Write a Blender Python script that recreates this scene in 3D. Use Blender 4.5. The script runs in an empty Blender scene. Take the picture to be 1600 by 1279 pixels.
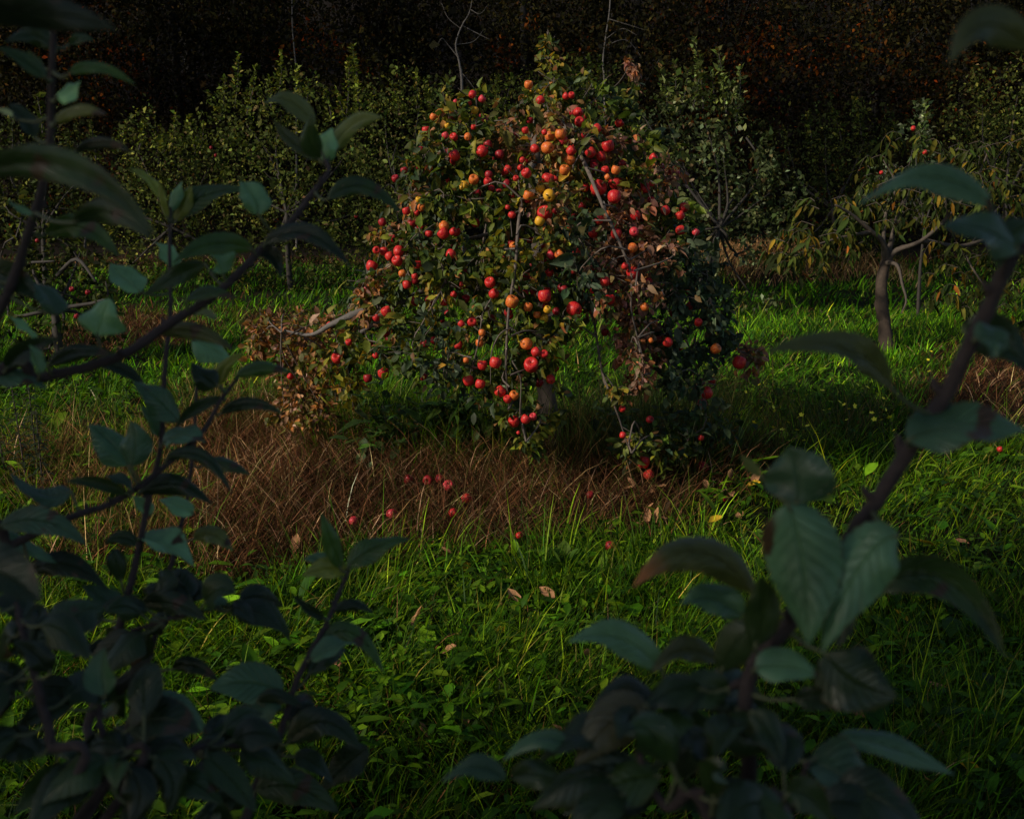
import bpy, math, random
import numpy as np
from mathutils import Vector, Matrix

rng = np.random.default_rng(7)
random.seed(7)
S = bpy.context.scene
COL = S.collection

# ------------------------------------------------------------------ camera, sky, sun, exposure
FPX, PITCH, CAMZ = 1715.0, math.radians(12.6), 1.7
CP, SP = math.cos(PITCH), math.sin(PITCH)
cam_data = bpy.data.cameras.new('camera')
cam_data.sensor_width = 36.0
cam_data.lens = FPX / 1600 * 36.0
cam_data.clip_start = 0.05
cam_data.clip_end = 400
cam_data.dof.use_dof = True
cam_data.dof.focus_distance = 5.6
cam_data.dof.aperture_fstop = 9.5
cam = bpy.data.objects.new('camera', cam_data)
COL.objects.link(cam)
cam.location = (0, 0, CAMZ)
cam.rotation_euler = (math.radians(90) - PITCH, 0, 0)
S.camera = cam

SUN_DIR = np.array([-0.80, -0.42, 0.56]); SUN_DIR /= np.linalg.norm(SUN_DIR)
world = bpy.data.worlds.new('World')
S.world = world
world.use_nodes = True
wn = world.node_tree
sky = wn.nodes.new('ShaderNodeTexSky')
sky.sky_type = 'NISHITA'
sky.sun_disc = False
sky.sun_elevation = math.asin(SUN_DIR[2])
sky.sun_rotation = math.atan2(SUN_DIR[0], SUN_DIR[1])
bg = wn.nodes['Background']
bg.inputs['Strength'].default_value = 0.075
wn.links.new(sky.outputs[0], bg.inputs['Color'])
sun_data = bpy.data.lights.new('sun', 'SUN')
sun_data.energy = 3.6
sun_data.angle = math.radians(5)
sun_data.color = (1.0, 0.90, 0.76)
sun = bpy.data.objects.new('sun', sun_data)
COL.objects.link(sun)
sun.location = (-20, -10, 20)
sun.rotation_euler = Vector(SUN_DIR).to_track_quat('Z', 'Y').to_euler()
S.view_settings.view_transform = 'Standard'
S.view_settings.look = 'None'
S.view_settings.gamma = 1
S.view_settings.use_curve_mapping = False
S.view_settings.exposure = 0.15
S.cycles.max_bounces = 6
S.cycles.diffuse_bounces = 3
S.cycles.glossy_bounces = 2
S.cycles.transmission_bounces = 3
S.cycles.use_denoising = True

# ------------------------------------------------------------------ view geometry
CAMP = np.array([0, 0, CAMZ])
FWD = np.array([0, CP, -SP]); UPV = np.array([0, SP, CP]); RGT = np.array([1.0, 0, 0])


def P(px, py, d):
    return CAMP + d * (FWD + (px - 800) / FPX * RGT + (639.5 - py) / FPX * UPV)


def proj(v):
    q = np.asarray(v) - CAMP
    d = q @ FWD
    dd = np.where(np.abs(d) < 1e-6, 1e-6, d)
    return 800 + FPX * (q @ RGT) / dd, 639.5 - FPX * (q @ UPV) / dd, d


def wave(x, y, s=1.0, seed=0.0):
    x = np.asarray(x) * s + seed; y = np.asarray(y) * s + seed * 1.7
    return (np.sin(1.3 * x + 2.1 * np.sin(0.7 * y)) + np.sin(1.9 * y + 1.3 * np.sin(1.1 * x + 1)) +
            0.6 * np.sin(3.1 * x - 2.3 * y + 2) + 0.5 * np.sin(4.3 * y + 3.7 * x)) / 3.1


def gz(x, y):
    x = np.asarray(x, float); y = np.asarray(y, float)
    z = 0.035 * wave(x, y, 1.1, 3) + 0.02 * wave(x, y, 3.0, 9)
    z = z + 0.10 * np.exp(-((y - 6.0) ** 2) / 1.1) * np.exp(-((x - 0.1) ** 2) / 3)
    z = z + 0.35 * np.exp(-((y - 18.0) ** 2) / 1.2) * np.exp(-((x - 4.2) ** 2) / 3.0)
    r = np.clip(y - 24, 0, 60)
    return z + 0.42 * r * np.clip(r / 8, 0, 1)


def G(px, py):
    d = FWD + (px - 800) / FPX * RGT + (639.5 - py) / FPX * UPV
    t = (0 - CAMZ) / d[2]
    for _ in range(12):
        p = CAMP + t * d
        t = (float(gz(p[0], p[1])) - CAMZ) / d[2]
    return CAMP + t * d


def GD(px, depth):
    """ground point under a picture column at a given depth"""
    y = depth / CP * 1.0
    for _ in range(8):
        x = (px - 800) / FPX * depth
        z = float(gz(x, y))
        y = (depth + (z - CAMZ) * SP) / CP
    return np.array([x, y, float(gz(x, y))])


# ------------------------------------------------------------------ scene helpers
def tag(o, label=None, cat=None, group=None, kind=None):
    if label: o['label'] = label
    if cat: o['category'] = cat
    if group: o['group'] = group
    if kind: o['kind'] = kind
    return o


def thing(name, label, cat, loc, group=None):
    o = bpy.data.objects.new(name, None)
    o.empty_display_size = 0.1
    COL.objects.link(o)
    o.location = loc
    return tag(o, label, cat, group)


def link(name, me, parent=None, loc=(0, 0, 0)):
    o = bpy.data.objects.new(name, me)
    COL.objects.link(o)
    if parent is not None: o.parent = parent
    o.location = loc
    return o


def mesh_np(name, V, Fq=None, Ft=None, tint=None, uv=None, smooth=True, mats=(), mat_idx=None):
    V = np.asarray(V, np.float32)
    me = bpy.data.meshes.new(name)
    loops = []; starts = []; n = 0
    if Fq is not None and len(Fq):
        Fq = np.asarray(Fq, np.int32)
        loops.append(Fq.ravel()); starts.append(n + 4 * np.arange(len(Fq))); n += 4 * len(Fq)
    if Ft is not None and len(Ft):
        Ft = np.asarray(Ft, np.int32)
        loops.append(Ft.ravel()); starts.append(n + 3 * np.arange(len(Ft))); n += 3 * len(Ft)
    loops = np.concatenate(loops).astype(np.int32); starts = np.concatenate(starts).astype(np.int32)
    me.vertices.add(len(V)); me.vertices.foreach_set('co', V.ravel())
    me.loops.add(len(loops)); me.loops.foreach_set('vertex_index', loops)
    me.polygons.add(len(starts)); me.polygons.foreach_set('loop_start', starts)
    if smooth: me.polygons.foreach_set('use_smooth', np.ones(len(starts), bool))
    if mat_idx is not None: me.polygons.foreach_set('material_index', np.asarray(mat_idx, np.int32))
    if uv is not None:
        l = me.uv_layers.new(name='UVMap')
        l.data.foreach_set('uv', np.asarray(uv, np.float32)[loops].ravel())
    if tint is not None:
        a = me.color_attributes.new('tint', 'FLOAT_COLOR', 'POINT')
        c = np.ones((len(V), 4), np.float32); c[:, :3] = tint
        a.data.foreach_set('color', c.ravel())
    for m in mats: me.materials.append(m)
    me.update(calc_edges=True)
    me.validate()
    return me


def norm(a):
    a = np.asarray(a, float)
    return a / np.maximum(np.linalg.norm(a, axis=-1, keepdims=True), 1e-9)


def spline(pts, n):
    """Catmull-Rom through pts (k, c) -> n samples"""
    p = np.asarray(pts, float)
    p = np.vstack([2 * p[0] - p[1], p, 2 * p[-1] - p[-2]])
    k = len(p) - 3
    t = np.linspace(0, k - 1e-6, n); i = t.astype(int); f = (t - i)[:, None]
    a, b, c, d = p[i], p[i + 1], p[i + 2], p[i + 3]
    return 0.5 * (2 * b + (c - a) * f + (2 * a - 5 * b + 4 * c - d) * f ** 2 + (3 * b - a - 3 * c + d) * f ** 3)


class Tubes:
    """collects tapered tubes into one mesh"""
    def __init__(self):
        self.V = []; self.Q = []; self.n = 0; self.uv = []

    def add(self, pts, radii, seg=6, n=None, bump=0.0):
        pts = np.asarray(pts, float)
        n = n or max(4, len(pts) * 3)
        pr = np.hstack([pts, np.asarray(radii, float)[:, None]])
        c = spline(pr, n) if len(pts) > 2 else pr[0] + (pr[1] - pr[0]) * np.linspace(0, 1, n)[:, None]
        r = np.maximum(c[:, 3], 1e-4); c = c[:, :3]
        T = norm(np.gradient(c, axis=0))
        ref = np.array([0.31, 0.52, 0.8]) if abs(T[0] @ np.array([0.31, 0.52, 0.8])) < 0.9 else np.array([1.0, 0, 0])
        A = norm(np.cross(T, ref)); B = np.cross(T, A)
        th = np.linspace(0, 2 * np.pi, seg, endpoint=False)
        R = r[:, None] * (1 + bump * rng.normal(size=(n, seg)))
        ring = c[:, None] + (np.cos(th)[None, :, None] * A[:, None] + np.sin(th)[None, :, None] * B[:, None]) * R[..., None]
        self.V.append(ring.reshape(-1, 3))
        L = np.cumsum(np.r_[0, np.linalg.norm(np.diff(c, axis=0), axis=1)])
        i, j = np.meshgrid(np.arange(n - 1), np.arange(seg), indexing='ij')
        jn = (j + 1) % seg
        q = np.stack([i * seg + j, i * seg + jn, (i + 1) * seg + jn, (i + 1) * seg + j], -1).reshape(-1, 4) + self.n
        self.Q.append(q)
        base = self.n
        self.n += n * seg
        # end caps as a point
        self.V.append(c[-1:] + T[-1:] * r[-1] * 0.5); tip = self.n; self.n += 1
        k = (n - 1) * seg + base
        self.Q.append(np.array([[k + a, k + (a + 1) % seg, tip, tip] for a in range(seg)]))

    def mesh(self, name, mat, loc=(0, 0, 0)):
        V = np.concatenate(self.V) - np.asarray(loc)
        Q = np.concatenate(self.Q)
        tri = Q[:, 2] == Q[:, 3]
        return mesh_np(name, V, Q[~tri], Q[tri][:, :3], mats=[mat])


def frames(d, up, roll=None):
    d = norm(d)
    side = norm(np.cross(d, up))
    nrm = np.cross(side, d)
    if roll is not None:
        c, s = np.cos(roll)[:, None], np.sin(roll)[:, None]
        side, nrm = side * c + nrm * s, nrm * c - side * s
    return d, side, nrm


def leaf_arrays(pos, d, up, L, W, tint, mode='mid', curl=0.25, fold=0.35, roll=None, edge=None):
    """many leaves -> V, Q, tint.  mode mid: 3x4 grid, low: folded diamond"""
    N = len(pos)
    d, side, nrm = frames(d, up, roll)
    L = np.broadcast_to(L, N); W = np.broadcast_to(W, N)
    curl = np.broadcast_to(curl, N); fold = np.broadcast_to(fold, N)
    if mode == 'low':
        st = np.array([0, .45, .45, 1.0]); vv = np.array([0, -1, 1, 0.0]); wd = np.array([0, 1, 1, 0.0])
        quads = np.array([[0, 2, 3, 1]])
    else:
        s4 = np.array([0, .3, .68, 1.0]); w4 = np.array([.12, .95, .8, .03])
        st = np.repeat(s4, 3); vv = np.tile([-1, 0, 1.0], 4); wd = np.repeat(w4, 3)
        quads = []
        for i in range(3):
            for j in range(2):
                a = i * 3 + j
                quads.append([a, a + 1, a + 4, a + 3])
        quads = np.array(quads)
    K = len(st)
    al = (st[None] * L[:, None])
    la = (vv * wd)[None] * W[:, None] / 2
    he = np.abs(la) * fold[:, None] - curl[:, None] * L[:, None] * (st[None] ** 2)
    V = pos[:, None] + al[..., None] * d[:, None] + la[..., None] * side[:, None] + he[..., None] * nrm[:, None]
    if mode != 'low':
        V = V + rng.normal(size=V.shape) * (W * 0.04)[:, None, None]
    Q = (quads[None] + (np.arange(N) * K)[:, None, None]).reshape(-1, 4)
    T = np.repeat(tint, K, axis=0)
    return V.reshape(-1, 3), Q, T


def rand_dir(n):
    return norm(rng.normal(size=(n, 3)))


def pick_tint(n, cols, w=None, jit=0.25):
    cols = np.asarray(cols, float)
    i = rng.choice(len(cols), n, p=w)
    b = np.exp(rng.normal(size=(n, 1)) * jit)
    return np.clip(cols[i] * b * (1 + rng.normal(size=(n, 3)) * 0.08), 0.002, 0.9)


# ------------------------------------------------------------------ materials
def new_mat(name):
    m = bpy.data.materials.new(name)
    m.use_nodes = True
    nt = m.node_tree
    return m, nt, nt.nodes['Principled BSDF'], nt.nodes['Material Output']


def N(nt, typ, **kw):
    n = nt.nodes.new(typ)
    for k, v in kw.items(): setattr(n, k, v)
    return n


def mixrgb(nt, fac, a, b, blend='MIX'):
    n = nt.nodes.new('ShaderNodeMix'); n.data_type = 'RGBA'; n.blend_type = blend
    for sock, val in ((n.inputs[0], fac), (n.inputs[6], a), (n.inputs[7], b)):
        if isinstance(val, bpy.types.NodeSocket): nt.links.new(val, sock)
        else: sock.default_value = val if not isinstance(val, tuple) or len(val) == 4 else (*val, 1)
    return n.outputs[2]


def noise(nt, scale, detail=3, vec=None, rough=0.55):
    n = nt.nodes.new('ShaderNodeTexNoise')
    n.inputs['Scale'].default_value = scale; n.inputs['Detail'].default_value = detail
    n.inputs['Roughness'].default_value = rough
    if vec is not None: nt.links.new(vec, n.inputs['Vector'])
    return n


def ramp(nt, fac, stops):
    n = nt.nodes.new('ShaderNodeValToRGB')
    e = n.color_ramp.elements
    while len(e) < len(stops): e.new(0.5)
    for el, (p, c) in zip(e, stops):
        el.position = p; el.color = (*c, 1)
    nt.links.new(fac, n.inputs[0])
    return n.outputs[0]


def tint_leaf_material(name, rough=0.5, spec=0.35, transl=0.25, back=1.35, nscale=40):
    m, nt, b, out = new_mat(name)
    at = N(nt, 'ShaderNodeAttribute', attribute_name='tint')
    tc = N(nt, 'ShaderNodeTexCoord')
    nz = noise(nt, nscale, 3, tc.outputs['Object'])
    var = ramp(nt, nz.outputs['Fac'], [(0.3, (0.6, 0.6, 0.6)), (0.7, (1.35, 1.35, 1.35))])
    c = mixrgb(nt, 1.0, at.outputs['Color'], var, 'MULTIPLY')
    geo = N(nt, 'ShaderNodeNewGeometry')
    pale = mixrgb(nt, 1.0, c, (back, back, back * 1.1), 'MULTIPLY')
    c2 = mixrgb(nt, geo.outputs['Backfacing'], c, pale)
    nt.links.new(c2, b.inputs['Base Color'])
    b.inputs['Roughness'].default_value = rough
    b.inputs['Specular IOR Level'].default_value = spec
    if transl:
        tr = N(nt, 'ShaderNodeBsdfTranslucent')
        tcol = mixrgb(nt, 1.0, c, (1.5, 1.5, 0.7), 'MULTIPLY')
        nt.links.new(tcol, tr.inputs['Color'])
        mx = N(nt, 'ShaderNodeMixShader'); mx.inputs[0].default_value = transl
        nt.links.new(b.outputs[0], mx.inputs[1]); nt.links.new(tr.outputs[0], mx.inputs[2])
        nt.links.new(mx.outputs[0], out.inputs['Surface'])
    return m


def bark_material(name, dark, light, scale=30):
    m, nt, b, out = new_mat(name)
    tc = N(nt, 'ShaderNodeTexCoord')
    n1 = noise(nt, scale, 6, tc.outputs['Object'], 0.7)
    n2 = noise(nt, scale * 0.2, 3, tc.outputs['Object'])
    c = ramp(nt, n1.outputs['Fac'], [(0.35, dark), (0.65, light)])
    c = mixrgb(nt, n2.outputs['Fac'], c, tuple(np.array(light) * 0.6))
    nt.links.new(c, b.inputs['Base Color'])
    b.inputs['Roughness'].default_value = 0.85
    bp = N(nt, 'ShaderNodeBump'); bp.inputs['Strength'].default_value = 0.6; bp.inputs['Distance'].default_value = 0.006
    nt.links.new(n1.outputs['Fac'], bp.inputs['Height']); nt.links.new(bp.outputs[0], b.inputs['Normal'])
    return m


M_leaf = tint_leaf_material('tree_leaf', rough=0.55, spec=0.22, transl=0.32)
M_far = tint_leaf_material('far_leaf', rough=0.75, spec=0.08, transl=0.2, nscale=8)
M_grass = tint_leaf_material('grass_blade', rough=0.55, spec=0.12, transl=0.3, back=1.0, nscale=15)
M_straw = tint_leaf_material('straw', rough=0.8, spec=0.06, transl=0.1, back=1.0, nscale=25)
M_bark = bark_material('apple_bark', (0.032, 0.024, 0.018), (0.17, 0.13, 0.10))
M_deadwood = bark_material('dead_wood', (0.14, 0.12, 0.10), (0.42, 0.37, 0.31))
M_twig = bark_material('young_bark', (0.018, 0.010, 0.008), (0.060, 0.040, 0.034), 90)
M_peachlimb = bark_material('peach_limb', (0.035, 0.025, 0.017), (0.11, 0.083, 0.058), 30)
M_darkbark = bark_material('dark_bark', (0.012, 0.010, 0.008), (0.05, 0.04, 0.03), 14)


M_woodbark = bark_material('wood_bark', (0.004, 0.0035, 0.003), (0.011, 0.009, 0.007), 14)
M_grey = bark_material('grey_twig', (0.05, 0.045, 0.04), (0.16, 0.14, 0.12), 30)


def fg_leaf_material():
    m, nt, b, out = new_mat('broad_apple_leaf')
    at = N(nt, 'ShaderNodeAttribute', attribute_name='tint')
    uv = N(nt, 'ShaderNodeUVMap'); uv.uv_map = 'UVMap'
    sep = N(nt, 'ShaderNodeSeparateXYZ'); nt.links.new(uv.outputs[0], sep.inputs[0])

    def mth(op, a, b2=None, c=None):
        n = N(nt, 'ShaderNodeMath', operation=op)
        for k, v in enumerate((a, b2, c)):
            if v is None: continue
            if isinstance(v, bpy.types.NodeSocket): nt.links.new(v, n.inputs[k])
            else: n.inputs[k].default_value = v
        return n.outputs[0]
    av = mth('ABSOLUTE', mth('SUBTRACT', sep.outputs[1], 0.5))          # 0 midrib .. .5 edge
    tc = N(nt, 'ShaderNodeTexCoord')
    nz = noise(nt, 60, 4, tc.outputs['Object'])
    ph = mth('ADD', mth('MULTIPLY', mth('SUBTRACT', sep.outputs[0], mth('MULTIPLY', av, 0.55)), 9.0),
             mth('MULTIPLY', nz.outputs['Fac'], 0.35))
    tri = mth('ABSOLUTE', mth('SUBTRACT', mth('FRACT', ph), 0.5))       # 0 at vein
    vein = mth('SUBTRACT', 1.0, mth('MINIMUM', mth('MULTIPLY', tri, 9.0), 1.0))
    mid = mth('SUBTRACT', 1.0, mth('MINIMUM', mth('MULTIPLY', av, 30.0), 1.0))
    v = mth('MAXIMUM', mth('MULTIPLY', vein, 0.55), mid)
    n2 = noise(nt, 25, 4, tc.outputs['Object'])
    var = ramp(nt, n2.outputs['Fac'], [(0.3, (0.55, 0.58, 0.5)), (0.72, (1.4, 1.38, 1.35))])
    c = mixrgb(nt, 1.0, at.outputs['Color'], var, 'MULTIPLY')
    pale_v = mixrgb(nt, 1.0, c, (1.9, 1.7, 1.5), 'MULTIPLY')
    c = mixrgb(nt, mth('MULTIPLY', v, 0.45), c, pale_v)
    # blemishes with a shape of their own
    n3 = noise(nt, 38, 2, tc.outputs['Object'])
    spot = ramp(nt, n3.outputs['Fac'], [(0.655, (0, 0, 0)), (0.70, (1, 1, 1))])
    c = mixrgb(nt, spot, c, (0.06, 0.035, 0.015))
    edge = mth('GREATER_THAN', mth('ADD', av, mth('MULTIPLY', nz.outputs['Fac'], 0.16)), 0.565)
    c = mixrgb(nt, mth('MULTIPLY', edge, 0.7), c, (0.085, 0.05, 0.018))
    geo = N(nt, 'ShaderNodeNewGeometry')
    under = mixrgb(nt, 0.40, c, (0.13, 0.19, 0.13))
    c2 = mixrgb(nt, geo.outputs['Backfacing'], c, under)
    nt.links.new(c2, b.inputs['Base Color'])
    rg = ramp(nt, n2.outputs['Fac'], [(0.3, (0.30, 0.30, 0.30)), (0.7, (0.48, 0.48, 0.48))])
    nt.links.new(rg, b.inputs['Roughness'])
    b.inputs['Specular IOR Level'].default_value = 0.5
    b.inputs['Sheen Weight'].default_value = 0.0
    b.inputs['Sheen Roughness'].default_value = 0.5
    bp = N(nt, 'ShaderNodeBump'); bp.inputs['Strength'].default_value = 0.75; bp.inputs['Distance'].default_value = 0.0025
    h = mth('ADD', mth('MULTIPLY', v, -1.0), mth('MULTIPLY', nz.outputs['Fac'], 0.8))
    nt.links.new(h, bp.inputs['Height']); nt.links.new(bp.outputs[0], b.inputs['Normal'])
    tr = N(nt, 'ShaderNodeBsdfTranslucent')
    tcol = mixrgb(nt, 1.0, c, (1.6, 1.5, 0.6), 'MULTIPLY'); nt.links.new(tcol, tr.inputs['Color'])
    mx = N(nt, 'ShaderNodeMixShader'); mx.inputs[0].default_value = 0.22
    nt.links.new(b.outputs[0], mx.inputs[1]); nt.links.new(tr.outputs[0], mx.inputs[2])
    nt.links.new(mx.outputs[0], out.inputs['Surface'])
    return m


M_fgleaf = fg_leaf_material()


def apple_material(name, a, b_, c_, p0=0.42, p1=0.62):
    m, nt, b, out = new_mat(name)
    tc = N(nt, 'ShaderNodeTexCoord'); oi = N(nt, 'ShaderNodeObjectInfo')
    mp = N(nt, 'ShaderNodeMapping'); mp.inputs['Scale'].default_value = (1, 1, 0.35)
    nt.links.new(tc.outputs['Object'], mp.inputs[0])
    off = N(nt, 'ShaderNodeVectorMath', operation='SCALE'); off.inputs[0].default_value = (31, 17, 43)
    nt.links.new(oi.outputs['Random'], off.inputs['Scale'])
    ad = N(nt, 'ShaderNodeVectorMath', operation='ADD')
    nt.links.new(mp.outputs[0], ad.inputs[0]); nt.links.new(off.outputs[0], ad.inputs[1])
    n1 = noise(nt, 16, 2, ad.outputs[0]); n2 = noise(nt, 130, 3, ad.outputs[0])
    mixv = N(nt, 'ShaderNodeMath', operation='MULTIPLY_ADD')
    nt.links.new(n2.outputs['Fac'], mixv.inputs[0]); mixv.inputs[1].default_value = 0.28
    nt.links.new(n1.outputs['Fac'], mixv.inputs[2])
    c = ramp(nt, mixv.outputs[0], [(p0, a), (p1, b_), (0.92, c_)])
    nt.links.new(c, b.inputs['Base Color'])
    b.inputs['Roughness'].default_value = 0.42
    b.inputs['Specular IOR Level'].default_value = 0.26
    b.inputs['Subsurface Weight'].default_value = 0.06
    b.inputs['Subsurface Radius'].default_value = (0.01, 0.004, 0.002)
    b.inputs['Subsurface Scale'].default_value = 0.5
    return m


AP = {
    'r': apple_material('red_apple', (0.33, 0.003, 0.014), (0.46, 0.007, 0.018), (0.64, 0.12, 0.03)),
    'd': apple_material('dark_red_apple', (0.15, 0.004, 0.010), (0.26, 0.008, 0.016), (0.34, 0.04, 0.02)),
    'o': apple_material('orange_apple', (0.46, 0.030, 0.016), (0.60, 0.15, 0.025), (0.62, 0.30, 0.05), 0.46, 0.66),
    'y': apple_material('yellow_apple', (0.60, 0.31, 0.02), (0.62, 0.34, 0.025), (0.58, 0.16, 0.03), 0.5, 0.75),
    'p': apple_material('pink_apple', (0.46, 0.010, 0.030), (0.54, 0.035, 0.05), (0.66, 0.28, 0.15), 0.5, 0.7),
}
M_calyx, _nt, _b, _o = new_mat('calyx')
_b.inputs['Base Color'].default_value = (0.05, 0.032, 0.018, 1); _b.inputs['Roughness'].default_value = 0.9

m, nt, b, out = new_mat('earth')
M_earth = m
at = N(nt, 'ShaderNodeAttribute', attribute_name='tint')
tc = N(nt, 'ShaderNodeTexCoord')
n1 = noise(nt, 9, 8, tc.outputs['Object'], 0.7); n2 = noise(nt, 120, 4, tc.outputs['Object'], 0.7)
v1 = ramp(nt, n1.outputs['Fac'], [(0.3, (0.45, 0.45, 0.45)), (0.7, (1.4, 1.4, 1.4))])
v2 = ramp(nt, n2.outputs['Fac'], [(0.3, (0.5, 0.5, 0.5)), (0.7, (1.5, 1.4, 1.3))])
c = mixrgb(nt, 1.0, mixrgb(nt, 1.0, at.outputs['Color'], v1, 'MULTIPLY'), v2, 'MULTIPLY')
nt.links.new(c, b.inputs['Base Color']); b.inputs['Roughness'].default_value = 0.95
b.inputs['Specular IOR Level'].default_value = 0.1
bp = N(nt, 'ShaderNodeBump'); bp.inputs['Strength'].default_value = 0.8; bp.inputs['Distance'].default_value = 0.02
nt.links.new(n2.outputs['Fac'], bp.inputs['Height']); nt.links.new(bp.outputs[0], b.inputs['Normal'])


# ------------------------------------------------------------------ ground and its zones
def in_poly(px, py, poly):
    poly = np.asarray(poly, float)
    r = np.zeros(px.shape, bool)
    j = len(poly) - 1
    for i in range(len(poly)):
        xi, yi = poly[i]; xj, yj = poly[j]
        r ^= ((yi > py) != (yj > py)) & (px < (xj - xi) * (py - yi) / (yj - yi + 1e-12) + xi)
        j = i
    return r


DRY = [
    [(40, 880), (330, 905), (600, 880), (830, 850), (1000, 845), (1130, 800), (1215, 770), (1120, 715), (930, 690), (760, 700),
     (640, 690), (500, 655), (400, 640), (330, 655), (200, 690), (60, 670), (-80, 690), (-200, 880)],
    [(1390, 640), (1430, 590), (1500, 545), (1800, 520), (1900, 640), (1600, 690), (1450, 680)],
    [(1115, 430), (1150, 385), (1330, 385), (1500, 395), (1700, 390), (1700, 410), (1400, 412), (1290, 440), (1150, 448)],
    [(100, 520), (180, 480), (300, 490), (330, 530), (220, 550), (60, 560)],
    [(395, 505), (330, 480), (480, 495), (500, 540), (400, 540)],
    [(-600, 395), (600, 395), (560, 410), (300, 420), (-600, 430)],
]


def dryness(x, y):
    """0 = green sward, 1 = dead grass strip"""
    x = np.asarray(x, float); y = np.asarray(y, float)
    w = 0.10 + 0.03 * y
    xx = x + w * 0.6 * wave(x, y, 2.3, 1) + rng.normal(size=x.shape) * w * 0.3
    yy = y + w * 0.9 * wave(x, y, 2.0, 5) + rng.normal(size=x.shape) * w * 0.45
    px, py, d = proj(np.stack([xx, yy, np.zeros_like(xx)], -1))
    r = np.zeros(x.shape, bool)
    for pl in DRY: r |= in_poly(px, py, pl)
    r &= ~((px < 330) & (py > 640) & (py < 900)) | (wave(xx, yy, 3.5, 40) + (px - 330) / 500 > -0.1)
    r |= (yy > 19.5)
    return r & (d > 0.5)


xs = np.concatenate([np.linspace(-90, -12, 30)[:-1], np.linspace(-12, 12, 160), np.linspace(12, 90, 30)[1:]])
ys = np.concatenate([np.linspace(-60, 0, 24)[:-1], np.linspace(0, 12, 120), np.linspace(12, 30, 70)[1:], np.linspace(30, 110, 40)[1:]])
X, Y = np.meshgrid(xs, ys, indexing='ij')
Z = gz(X, Y)
dr = dryness(X.ravel(), Y.ravel())
gt = np.where(dr[:, None], np.array([[0.022, 0.011, 0.005]]), np.array([[0.010, 0.014, 0.003]]))
gt[Y.ravel() > 21] = (0.010, 0.007, 0.004)
nx, ny = len(xs), len(ys)
ii, jj = np.meshgrid(np.arange(nx - 1), np.arange(ny - 1), indexing='ij')
Q = np.stack([ii * ny + jj, (ii + 1) * ny + jj, (ii + 1) * ny + jj + 1, ii * ny + jj + 1], -1).reshape(-1, 4)
tag(link('ground', mesh_np('ground', np.stack([X, Y, Z], -1).reshape(-1, 3), Q, tint=gt, mats=[M_earth])), kind='structure')


# ------------------------------------------------------------------ grass
def sample_ground(n, d0, d1, spread=0.56):
    """points on the ground with distance between d0 and d1, a bit wider than the frame"""
    y = np.sqrt(rng.uniform(d0 ** 2, d1 ** 2, n))
    x = rng.uniform(-1, 1, n) * (spread * y + 1.3)
    return x, y


def blades(x, y, h, w, lean_dir, lean, tint, k=4, kink=None):
    n = len(x)
    z = gz(x, y)
    base = np.stack([x, y, z - 0.005], -1)
    s = np.linspace(0, 1, k)[None, :, None]
    ld = np.stack([np.cos(lean_dir), np.sin(lean_dir), np.zeros(n)], -1)[:, None]
    le = lean[:, None, None]
    hh = h[:, None, None]
    # arc: vertical part falls over sideways
    ang = le * (0.35 + 0.65 * s)
    up = np.array([0, 0, 1.0])[None, None]
    step = (np.sin(ang) * ld + np.cos(ang) * up) * hh / (k - 1)
    c = base[:, None] + np.concatenate([np.zeros((n, 1, 3)), np.cumsum(step[:, :-1], axis=1)], axis=1)
    c[..., 2] = np.maximum(c[..., 2], (z + 0.004)[:, None] + 0.01 * s[..., 0] * (h[:, None] > 0))
    fa = rng.uniform(0, 2 * np.pi, n)
    side = np.stack([np.cos(fa), np.sin(fa), np.zeros(n)], -1)[:, None]
    ww = (w[:, None, None] / 2) * (1 - 0.92 * s ** 1.6)
    V = np.stack([c - side * ww, c + side * ww], 2)           # n,k,2,3
    i = np.arange(k - 1)
    q = np.stack([2 * i, 2 * i + 1, 2 * i + 3, 2 * i + 2], -1)
    Q = (q[None] + (np.arange(n) * 2 * k)[:, None, None]).reshape(-1, 4)
    return V.reshape(-1, 3), Q, np.repeat(tint, 2 * k, axis=0)


def merge(parts):
    V = []; Q = []; T = []; n = 0
    for v, q, t in parts:
        V.append(v); Q.append(q + n); T.append(t); n += len(v)
    return np.concatenate(V), np.concatenate(Q), np.concatenate(T)


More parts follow.
